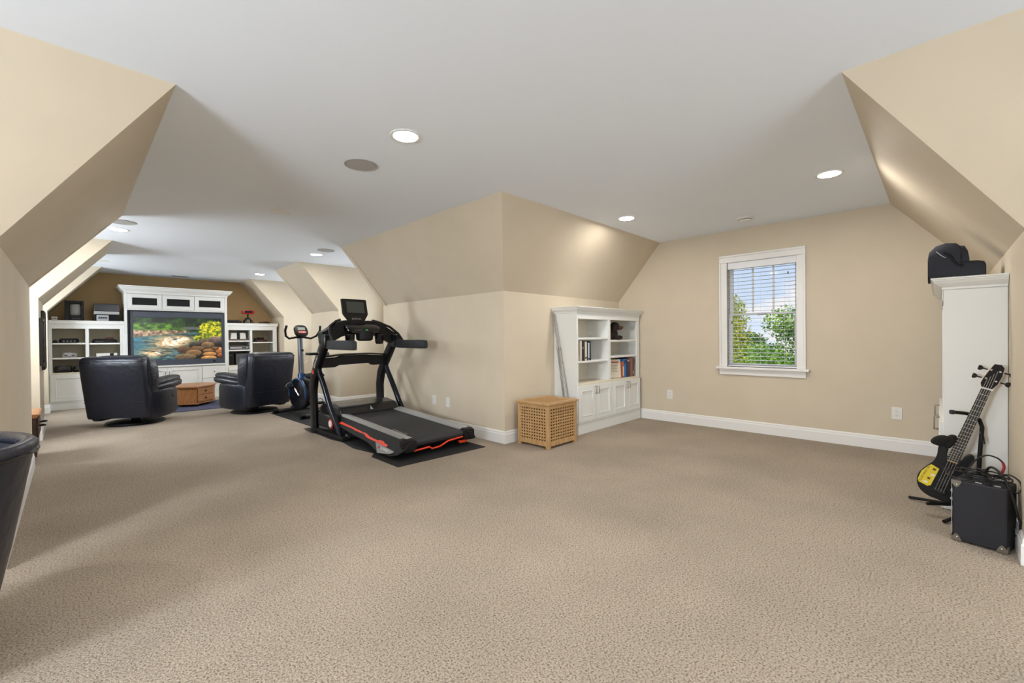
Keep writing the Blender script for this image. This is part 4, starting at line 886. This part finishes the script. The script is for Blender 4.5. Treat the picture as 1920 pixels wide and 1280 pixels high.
Tb(2.14, 2.215, 5.02, 5.5, .09, .24).obj('hood_shoulder', BLACK, tm, .02); Tb(2.985, 3.06, 5.02, 5.5, .09, .24).obj('hood_shoulder', BLACK, tm, .02)
MB().loft([[TP(2.58, 4.985, .29), TP(2.62, 4.985, .29), TP(2.60, 5.03, .33)], [TP(2.58, 4.99, .287), TP(2.62, 4.99, .287), TP(2.60, 5.034, .327)]]).obj('hood_emblem', SILVER, tm)
MB().lathe([(.055, 0), (.055, .008), (.05, .01)], n=24).obj('pivot_ring', RED, tm, matrix=Matrix.Translation(TP(2.13, 5.08, .165)) @ Matrix.Rotation(-PI/2, 4, 'Y'))
MB().lathe([(.04, .009), (.04, .014), (.02, .016)], n=24).obj('pivot_cap', WHITEP, tm, matrix=Matrix.Translation(TP(2.13, 5.08, .165)) @ Matrix.Rotation(-PI/2, 4, 'Y'))
for x in (2.2, 3.0): MB().lathe([(.03, -.02), (.035, -.016), (.035, .016), (.03, .02)], n=18).obj('transport_wheel', DARKG, tm, smooth=True, matrix=Matrix.Translation(TP(x, 4.80, .043)) @ Matrix.Rotation(PI/2, 4, 'Y'))
Mup = basis(TP(2.1085, 5.52, .80), (0, .54, -.84), (0, .84, .54), (-1, 0, 0))
text('BOWFLEX', .055, 'upright_logo', WHITEP, tm, basis(TP(2.1025, 5.425, .91), (0, -.60, .80), (0, -.80, -.60), (-1, 0, 0)))
MB().lathe([(.026, 0), (.026, .002)], n=16).obj('upright_badge', ORANGE, tm, matrix=Matrix.Translation(TP(2.106, 5.54, .75)) @ Matrix.Rotation(-PI/2, 4, 'Y'))

# ================================================================== exercise bike (heading +Y, local origin on the floor)
bk = thing('exercise_bike', 'blue and black upright exercise bike between treadmill and recliner', 'exercise bike', (2.545, 7.0, .007), .12)
for y, w in ((.42, .25), (-.42, .25)):
    MB().tube([(-w, y, .035), (w, y, .035)], .03, 12).obj('stabilizer', DARKG, bk, smooth=True)
    for s_ in (-1, 1): MB().tube([(s_*(w-.02), y, .038), (s_*(w+.045), y, .038)], .037, 12).obj('end_cap', BLACK, bk, smooth=True)
MB().tube([(0, .42, .06), (0, .2, .12), (0, -.2, .12), (0, -.42, .06)], .035, 10).obj('base_beam', DARKG, bk, smooth=True)
MB().loft([ring('yz', (x, .1, .31), a, b, 28, 2.3) for x, a, b in ((-.085, .24, .20), (-.07, .28, .24), (.07, .28, .24), (.085, .24, .20))]).obj('flywheel_housing', mat('bike_black', (22, 24, 30), .3), bk, smooth=True)
for s_ in (-1, 1):
    MB().tube([(s_*.078, .1+.26*math.cos(t), .31+.225*math.sin(t)) for t in [(-.2+k*.17)*1.0 + (PI*.0) for k in range(22)]], .014, 8).obj('blue_rim', BLUE, bk, smooth=True)
    MB().tube([(s_*.1, 0, .29), (s_*.125, -.12*s_, .29-.13*s_)], .012, 8).obj('crank', STEEL, bk, smooth=True)
    pe = MB().box(s_*.13, s_*.225, -.12*s_-.05, -.12*s_+.05, .275-.13*s_, .305-.13*s_).obj('pedal', BLACK, bk, .006)
    MB().tube([(s_*.178-.05*math.cos(t), -.12*s_+.02, .30-.13*s_+.055*math.sin(t)) for t in [k*PI/8 for k in range(9)]], .007, 6).obj('strap', GREYP, pe)
MB().tube([(0, .10, .48), (0, .12, .62)], [.06, .05], 12).obj('post_collar', BLUE, bk, smooth=True)
MB().loft([ring('xy', (0, .12+.03*(z-.6)/.6, z), .031, .038, 16, 5) for z in (.6, 1.17)]).obj('post', mat('post_grey', (112, 116, 124), .35, metal=.5), bk, smooth=True)
MB().tube([(.03, .1, .93), (.085, .1, .90), (.095, .1, .82), (.05, .1, .78)], .006, 6).obj('cable_loop', WHITEP, bk, smooth=True)
MB().lathe([(.018, 0), (.02, .02), (.012, .03)], n=12).obj('resistance_knob', BLACK, bk, smooth=True, matrix=Matrix.Translation((0, .09, .98)) @ Matrix.Rotation(PI/2, 4, 'X'))
hb = [(-.262, .02, 1.36), (-.272, .05, 1.29), (-.24, .10, 1.205), (-.17, .145, 1.165), (-.06, .155, 1.185), (.06, .155, 1.185), (.17, .145, 1.165), (.24, .10, 1.195), (.262, .05, 1.26), (.21, .0, 1.345), (.185, -.02, 1.375)]
hb = hb[:6]+[(-x, y, z) for x, y, z in hb[:5]][::-1]
MB().tube(hb, .0165, 10).obj('handlebar', BLACK, bk, smooth=True)
Mc = Matrix.Translation((0, .11, 1.285)) @ Matrix.Rotation(math.radians(-28), 4, 'X')
MB().loft([ring('xz', (0, y, 0), a, b, 24, 3) for y, a, b in ((-.02, .085, .085), (-.012, .1, .098), (.03, .1, .098), (.05, .07, .07))]).obj('console', BLACK, bk, smooth=True, matrix=Mc)
MB().box(-.055, .055, -.0245, -.02, .0, .05).obj('display', mat('lcd', (150, 154, 146), .3), bk, matrix=Mc)
MB().loft([ring('xz', (0, y, -.035), .068, .022, 20, 2.5) for y in (-.0245, -.02)]).obj('button_panel', mat('panel_red', (176, 60, 50), .5), bk, matrix=Mc)
for k in range(4): MB().box(-.045+k*.026, -.031+k*.026, -.027, -.0245, -.042, -.028).obj('button', WHITEP, bk, matrix=Mc)
MB().tube([(0, -.14, .40), (0, -.22, .56)], .028, 12).obj('seat_post', DARKG, bk, smooth=True)
MB().loft([ring('xz', (0, y, z), a, b, 18, 2.5) for y, z, a, b in ((.02, .60, .02, .02), (-.06, .595, .04, .03), (-.2, .595, .10, .045), (-.32, .605, .125, .05), (-.4, .61, .09, .03))]).obj('saddle', BLACK, bk, smooth=True)
MB().box(-.03, .03, -.17, -.11, .2, .26).obj('red_tab', RED, bk, .006)

# ================================================================== left side: end table, framed panels, tub chair
et = thing('end_table', 'dark wooden end table with a curved drawer pull in the left dormer', 'side table', (-.52, 6.12, 0))
MB().box(-.26, .285, -.0, .5, .06, .43).obj('body', WALNUT, et, .004)
MB().prism([(-.29, .43), (.285, .43), (.31, .462), (.302, .468), (-.29, .468)], 'y', -.02, .52).obj('top', OAKT, et, .004)
d = MB().box(.285, .297, .03, .47, .24, .41).obj('drawer', WALNUT, et, .003)
for y in (.1, .4): MB().tube([(.297, y, .345), (.33, y, .35), (.338, y+.02, .345), (.338, y+.08, .335), (.33, y+.1, .33), (.297, y+.1, .33)], .008, 8).obj('pull', mat('black_iron', (20, 18, 17), .4, metal=.6), d, smooth=True)
for x, y in ((-.23, .03), (.25, .03), (-.23, .47), (.25, .47)): MB().lathe([(.018, 0), (.025, .06)], (x, y, 0), 10).obj('foot', WALNUT, et)
for lb, y0, y1, z0, z1, tk in (('nearer of two black framed panels on the left knee wall', 7.56, 7.98, .87, 1.44, .032), ('farther black framed panel on the left knee wall', 8.06, 8.62, .80, 1.55, .03)):
    w = thing('framed_panel', lb, 'picture', (XL, (y0+y1)/2, (z0+z1)/2), group='framed panels on the left wall')
    a, h = (y1-y0)/2, (z1-z0)/2; f = .03
    MB().box(.001, tk, -a, -a+f, -h, h).obj('frame_side', BLACKG, w, .004); MB().box(.001, tk, a-f, a, -h, h).obj('frame_side', BLACKG, w, .004)
    MB().box(.001, tk, -a+f, a-f, -h, -h+f).obj('frame_rail', BLACKG, w, .004); MB().box(.001, tk, -a+f, a-f, h-f, h).obj('frame_rail', BLACKG, w, .004)
    MB().box(.001, tk*.6, -a+f, a-f, -h+f, h-f).obj('panel', mat('panel_brown', (88, 76, 66), .3), w)
tc_ = thing('tub_chair', 'black leather tub chair with a rolled rim at the left edge', 'armchair', (-.508, 2.51, 0)); tc_.scale = (1, 1, 1.06)
NT = 64
def tubring(sc, z, lo=None): return [(.42*sc*math.cos(2*PI*k/NT), .42*sc*math.sin(2*PI*k/NT), z) for k in range(NT)]
MB().loft([tubring(.63, .03), tubring(.67, .06), tubring(.815, .35), tubring(.93, .62), tubring(.965, .70), tubring(.88, .70), tubring(.82, .60), tubring(.76, .46)], cap=True).obj('shell', LEATHER, tc_, smooth=True)
MB().tube([(.392*math.cos(2*PI*k/NT), .392*math.sin(2*PI*k/NT), .715+0*k) for k in range(NT)], .026, 12, closed=True).obj('rolled_rim', LEATHER, tc_, smooth=True)
MB().tube([(.414*math.cos(2*PI*k/NT), .414*math.sin(2*PI*k/NT), .700) for k in range(NT)], .007, 8, closed=True).obj('piping', BLACKG, tc_, smooth=True)
MB().loft([ring('xy', (0, 0, z), a, a, 32, 2) for z, a in ((.44, .29), (.55, .345), (.63, .352), (.665, .33), (.678, .24), (.68, .1))]).obj('seat_cushion', LEATHER2, tc_, smooth=True)
MB().lathe([(.22, 0), (.22, .02), (.2, .03)], n=30).obj('plinth', BLACK, tc_)

# ================================================================== right corner: bass guitar, stand, amplifier, bag
P0 = Vector((3.83, .018, .108)); P1 = Vector((3.93, -.262, .995)); uy = (P1-P0).normalized()
nz_ = Vector((-1, 0, 0)); nz_ = (nz_-uy*nz_.dot(uy)).normalized(); ux = uy.cross(nz_).normalized()
bs = thing('bass_guitar', 'black bass guitar with a yellow sticker leaning in a stand', 'guitar'); bs.matrix_world = basis(P0, ux, uy, nz_)
SC = .93
def B2(pts): return [(x*SC, y*SC) for x, y in pts]
body = [(0, 0), (-.05, .004), (-.095, .03), (-.122, .08), (-.124, .135), (-.105, .19), (-.085, .235), (-.08, .285), (-.09, .34), (-.088, .385), (-.07, .405), (-.05, .39), (-.04, .34), (-.03, .30), (.03, .30), (.042, .335), (.06, .36), (.082, .355), (.09, .32), (.082, .27), (.085, .21), (.105, .15), (.12, .09), (.108, .035), (.06, .004)]
def smooth2(pts, n=5):
    k = len(pts); out = []
    for i in range(k):
        p0, p1, p2, p3 = (Vector(pts[(i+j) % k]) for j in (-1, 0, 1, 2))
        for m_ in range(n):
            t = m_/n; q = .5*((2*p1)+(p2-p0)*t+(2*p0-5*p1+4*p2-p3)*t*t+(3*p1-p0-3*p2+p3)*t**3); out.append((q.x, q.y))
    return out
MB().prism(smooth2(B2(body)), 'z', -.038, .0).obj('body', mat('bass_black', (9, 9, 10), .3, spec=.3), bs, .005)
nk = [(-.028, .27), (.028, .27), (.021, .80), (-.021, .80)]
MB().prism(B2(nk), 'z', -.012, .002).obj('neck', MAPLE, bs, .005)
MB().prism(B2([(-.030, .28), (.030, .28), (.0225, .80), (-.0225, .80)]), 'z', .002, .008).obj('fretboard', mat('fretboard', (26, 22, 21), .5), bs)
fr = None
for k in range(20):
    y = .80-.52*(1-2**(-k/12))/(1-2**(-20/12)); w = .0225+(.80-y)/.52*.0075
    MB().box(-w*SC, w*SC, (y-.0012)*SC, (y+.0012)*SC, .008, .0095).obj('fret', CHROME, bs)
hs = [(-.0225, .80), (.0225, .80), (.040, .845), (.043, .90), (.038, .955), (.020, .972), (-.012, .968), (-.022, .93), (-.034, .86), (-.036, .83)]
MB().prism(B2(hs), 'z', -.016, -.004).obj('headstock', MAPLE, bs, .003)
MB().prism(B2([(x*.97, y) for x, y in hs]), 'z', -.004, -.002).obj('headstock_face', mat('bass_black', (9, 9, 10), .3), bs)
for x, y, s_ in ((-.040, .865, -1), (-.030, .925, -1), (.046, .86, 1), (.046, .925, 1)):
    tk = MB().tube([(x*SC, y*SC, -.010), ((x+s_*.022)*SC, y*SC, -.012)], .004, 8).obj('tuner', BLACKG, bs)
    MB().loft([ring('yz', ((x+s_*(.022+d))*SC, y*SC, -.012), a, .006, 12, 2.5) for d, a in ((0, .006), (.008, .014), (.02, .016), (.024, .01))]).obj('tuner_key', BLACKG, tk, smooth=True)
    MB().lathe([(.006, 0), (.006, .012), (.004, .014)], (x*.55*SC, y*SC, -.002), 10).obj('string_post', CHROME, tk, smooth=True)
for k in range(4):
    x0 = (-.021+.014*k); x1 = (-.0165+.011*k)
    MB().tube([(x0*SC, .06*SC, .012), (x1*SC, .80*SC, .0125), (x1*.9*SC, (.865+.02*k)*SC, .004)], .001, 6).obj('string', mat('string', (190, 188, 182), .3, metal=.9), bs)
MB().box(-.035*SC, .035*SC, .045*SC, .075*SC, 0, .010).obj('bridge', SATIN, bs, .002)
for y in (.135, .215): MB().box(-.034*SC, .034*SC, (y-.02)*SC, (y+.02)*SC, 0, .007).obj('pickup', BLACK, bs, .004)
MB().box(-.03*SC, .03*SC, .796*SC, .806*SC, .006, .011).obj('nut', WHITEP, bs)
for x, y, a in ((.068, .10, .020), (.066, .175, .012), (.07, .045, .009)): MB().lathe([(a, 0), (a, .010), (a*.8, .014)], (x*SC, y*SC, 0), 20).obj('control_knob', mat('pale_knob', (206, 208, 216), .3), bs, smooth=True)
stk = MB().prism(B2([(-.119, .085), (-.118, .145), (-.098, .195), (-.086, .212), (-.042, .20), (-.047, .075), (-.062, .062), (-.11, .07)]), 'z', .0002, .0012).obj('sticker', mat('yellow_sticker', (226, 200, 30), .5), bs)
Ms = Matrix.Translation((-.099*SC, .135*SC, .0016)) @ Matrix.Rotation(math.radians(84), 4, 'Z')
text('YOUR MIND ON', .0155, 'sticker_text', BLACK, stk, Ms, .0002)
for x, y in ((-.062, .185), (-.07, .115)): MB().prism([((x+.013*math.cos(t)*(1 if i % 2 else .45))*SC, (y+.013*math.sin(t)*(1 if i % 2 else .45))*SC) for i, t in enumerate([k*PI/4 for k in range(8)])], 'z', .0012, .0018).obj('sticker_figure', mat('figure_brown', (84, 54, 20), .6), stk)
for x, y in ((-.058, .145), (-.077, .085)): MB().prism([((x+.012*math.cos(t))*SC, (y+.007*math.sin(t))*SC) for t in [k*PI/6 for k in range(12)]], 'z', .0012, .0018).obj('sticker_cloud', WHITEP, stk)
STR = mat('strap_cloth', (20, 20, 22), .9)
MB().loft([ring('xz', (x, y, z), a, b, 18, 2.4) for x, y, z, a, b in ((-.098, .322, .012, .014, .012), (-.098, .328, .014, .03, .02), (-.094, .345, .018, .038, .026), (-.085, .37, .02, .038, .027), (-.072, .392, .02, .03, .024), (-.068, .40, .02, .012, .01))]).obj('strap_bundle', STR, bs, sub=2)
MB().loft([ring('xz', (x, y, z), a, b, 18, 2.4) for x, y, z, a, b in ((-.05, .325, .012, .012, .01), (-.052, .345, .016, .024, .02), (-.05, .38, .018, .026, .022), (-.045, .41, .016, .02, .018), (-.042, .42, .016, .008, .008))]).obj('strap_bundle', STR, bs, sub=2)
sd = thing('guitar_stand', 'black tubular stand holding the bass guitar', 'stand', (3.93, -.15, 0))
def G(*p): return [(x-3.93, y+.15, z) for x, y, z in p]
MB().tube(G((3.955, -.165, .03), (3.962, -.18, .4), (3.965, -.19, .57), (3.962, -.178, .615), (3.945, -.155, .64), (3.90, -.12, .655), (3.86, -.09, .661), (3.835, -.06, .665)), .011, 10).obj('upright', BLACK, sd, smooth=True)
MB().tube(G((3.838, -.065, .664), (3.83, -.05, .666)), .014, 10).obj('yoke_foam', CHAR, sd, smooth=True)
for e_ in ((4.10, .15, .012), (3.70, -.02, .012), (3.98, -.27, .012)):
    MB().tube(G((3.955, -.165, .06), e_), .010, 8).obj('leg', BLACK, sd, smooth=True)
for e_ in ((3.80, .055, .075), (3.80, -.14, .075)):
    MB().tube(G((3.95, -.165, .09), (3.87, (e_[1]-.165)/2+.02, .075), e_), .010, 8).obj('cradle_arm', BLACK, sd, smooth=True)
MB().tube(G((3.955, -.18, .55), (3.93, -.185, .53), (3.925, -.19, .48), (3.94, -.2, .47), (3.95, -.195, .52)), .003, 6).obj('retaining_cord', BLACK, sd, smooth=True)

am = thing('amplifier', 'small black guitar amplifier with metal corners and cables on top', 'amplifier', (3.443, -.05, 0), math.radians(-104))
# local X runs along the face seen from the camera, Y goes away from it
TOLEX = mat('tolex', (26, 26, 33), .7, bump=.3, bscale=500, bdist=.003)
aw, ad_, ah = .208, .20, .338
MB().box(0, aw, 0, ad_, .006, ah).obj('cabinet', TOLEX, am, .008)
def corner(sx, sz):
    pts = [(0, 0), (.036, 0), (.04, .006), (.034, .018), (.026, .034), (.018, .04), (.01, .034), (.0, .02)]
    pts = [((x if sx > 0 else aw-x), (.004+z if sz > 0 else ah+.002-z)) for x, z in pts]
    c = MB().prism(pts, 'y', -.003, .0005).obj('corner_guard', STEEL, am)
    cx = .02 if sx > 0 else aw-.02; cz = .024 if sz > 0 else ah-.022
    MB().lathe([(.005, 0), (.004, .002), (.001, .003)], n=10).obj('rivet', CHROME, c, smooth=True, matrix=Matrix.Translation((cx, -.003, cz)) @ Matrix.Rotation(PI/2, 4, 'X'))
    x0, x1 = (-.002, .036) if sx > 0 else (aw-.036, aw+.002)
    if sz < 0: MB().box(x0, x1, -.003, .03, ah, ah+.0022).obj('corner_top', STEEL, c)
    xa = -.0025 if sx > 0 else aw; MB().box(xa, xa+.0025, -.003, .03, .006 if sz > 0 else ah-.034, .04 if sz > 0 else ah+.002).obj('corner_side', STEEL, c)
for sx, sz in ((1, 1), (-1, 1), (1, -1)): corner(sx, sz)
MB().box(-.0022, -.0002, .0, .004, .04, ah-.036).obj('edge_trim', SILVER, am)
for x in (.085, .155): MB().box(x, x+.028, .018, .03, ah, ah+.006).obj('handle_mount', CHROME, am, .002)
MB().lathe([(.010, 0), (.010, .010), (.007, .012)], (.138, .02, ah), 14).obj('volume_knob', BLACK, am, smooth=True)
for x, y in ((.02, .02), (aw-.02, .02), (.02, ad_-.02), (aw-.02, ad_-.02)): MB().lathe([(.010, 0), (.012, .006)], (x, y, 0), 10).obj('rubber_foot', BLACK, am)
# cables (each its own thing); points are in the amplifier's frame, then moved to the world
def A2W(pts):
    M = Matrix.Translation((3.443, -.05, 0)) @ Matrix.Rotation(math.radians(-104), 4, 'Z'); return [M @ Vector(p) for p in pts]
def smoothpath(pts, n=8):
    pts = [Vector(p) for p in pts]; out = []
    for i in range(len(pts)-1):
        p0 = pts[max(i-1, 0)]; p1 = pts[i]; p2 = pts[i+1]; p3 = pts[min(i+2, len(pts)-1)]
        for k in range(n):
            t = k/n; out.append(.5*((2*p1)+(p2-p0)*t+(2*p0-5*p1+4*p2-p3)*t*t+(3*p1-p0-3*p2+p3)*t**3))
    return out+[pts[-1]]
CAB_ = mat('cable_black', (16, 16, 17), .45)
zt_ = ah+.006
rnd = random.Random(4); coil = []
for k in range(44):
    t = k*.62; coil.append((.07+.02*math.sin(k*.13)+(.048+.012*rnd.random())*math.cos(t), .115+(.045+.012*rnd.random())*math.sin(t), zt_+.006+.0009*k+.016*rnd.random()*(k/44)))
tag(MB().tube(smoothpath(A2W(coil), 4), .0038, 6).obj('cable', CAB_, smooth=True), 'coiled black instrument cable heaped on the amplifier', 'cable', 'cables on the amplifier')
coil = []
for k in range(30):
    t = k*.58+1; coil.append((.15+(.045+.014*rnd.random())*math.cos(t), .10+(.05+.01*rnd.random())*math.sin(t), zt_+.006+.0012*k+.012*rnd.random()))
tag(MB().tube(smoothpath(A2W(coil), 4), .0038, 6).obj('cable', CAB_, smooth=True), 'second black cable tangled at the right on the amplifier', 'cable', 'cables on the amplifier')
_lo = A2W([(.1, .15, zt_)])[0]; lp = thing('cable', 'black cable arching over the amplifier with a red plug end', 'cable', _lo, group='cables on the amplifier')
def LP(p): return [q_-_lo for q_ in A2W(p)]
MB().tube(smoothpath(LP([(.03, .12, zt_+.02), (.06, .15, zt_+.09), (.10, .17, zt_+.125), (.14, .17, zt_+.12), (.163, .165, zt_+.10)])), .0042, 8).obj('lead', CAB_, lp, smooth=True)
MB().tube(smoothpath(LP([(.163, .165, zt_+.10), (.168, .16, zt_+.075), (.16, .15, zt_+.04)])), .0062, 8).obj('plug_sleeve', mat('plug_red', (150, 24, 44), .5), lp, smooth=True)
tag(MB().tube(smoothpath(A2W([(.10, .13, zt_+.02), (.12, .12, zt_+.07), (.15, .10, zt_+.07), (.19, .06, zt_+.03), (.222, .03, zt_-.05), (.24, .03, zt_-.14), (.245, .05, .17), (.238, .07, .11), (.225, .085, .085)])), .0058, 8).obj('power_cord', CAB_, smooth=True), 'thick black cord hanging down the right side of the amplifier', 'cable')
tag(MB().tube(smoothpath(A2W([(.16, .09, zt_+.045), (.20, .09, zt_+.055), (.235, .09, zt_+.03), (.243, .08, zt_-.01), (.225, .07, zt_-.03), (.195, .06, zt_-.0), (.175, .07, zt_+.02)])), .004, 8).obj('cable', CAB_, smooth=True), 'loop of black cable sticking out at the right of the amplifier', 'cable')
tag(MB().tube(smoothpath(A2W([(.09, .03, zt_+.004), (.04, .012, zt_+.003), (-.02, .03, zt_+.008), (-.05, .12, zt_+.012), (-.02, .16, zt_+.012), (.05, .10, zt_+.014)])), .0036, 8).obj('cable', CAB_, smooth=True), 'black cable looping off the left side of the amplifier to the bass', 'cable')

# ---- black padded bag on the right cabinet
BAGM = mat('bag_cloth', (32, 35, 45), .8, bump=.4, bscale=60, bdist=.006)
bg_ = thing('camera_bag', 'black padded cloth bag on top of the right white cabinet', 'bag', (4.36, -.085, 1.515))
MB().loft([ring('xz', (0, y, h/2+.002), .115, h/2, 24, 4) for y, h in ((.142, .17), (.135, .215), (.10, .255), (.05, .27), (.0, .262), (-.02, .24))]).obj('rear_pouch', BAGM, bg_, smooth=True)
MB().loft([ring('xz', (0, y, h/2+.055), .098, h/2, 24, 5) for y, h in ((-.015, .19), (-.04, .185), (-.055, .15), (-.062, .1))]).obj('middle_pouch', BAGM, bg_, smooth=True)
MB().loft([ring('xz', (0, y, h/2+.002), .11, h/2, 24, 6) for y, h in ((.02, .12), (0, .132), (-.1, .128), (-.13, .12), (-.138, .1))]).obj('front_pouch', BAGM, bg_, smooth=True)
MB().tube(smoothpath([(-.112, .06, .20), (-.118, .03, .17), (-.118, .0, .11), (-.112, -.03, .10)]), .008, 8).obj('side_strap', BLACK, bg_, smooth=True)
MB().tube(smoothpath([(-.117, .10, .21), (-.119, .07, .175), (-.117, .05, .16)]), .0025, 6).obj('zip', SILVER, bg_, smooth=True)
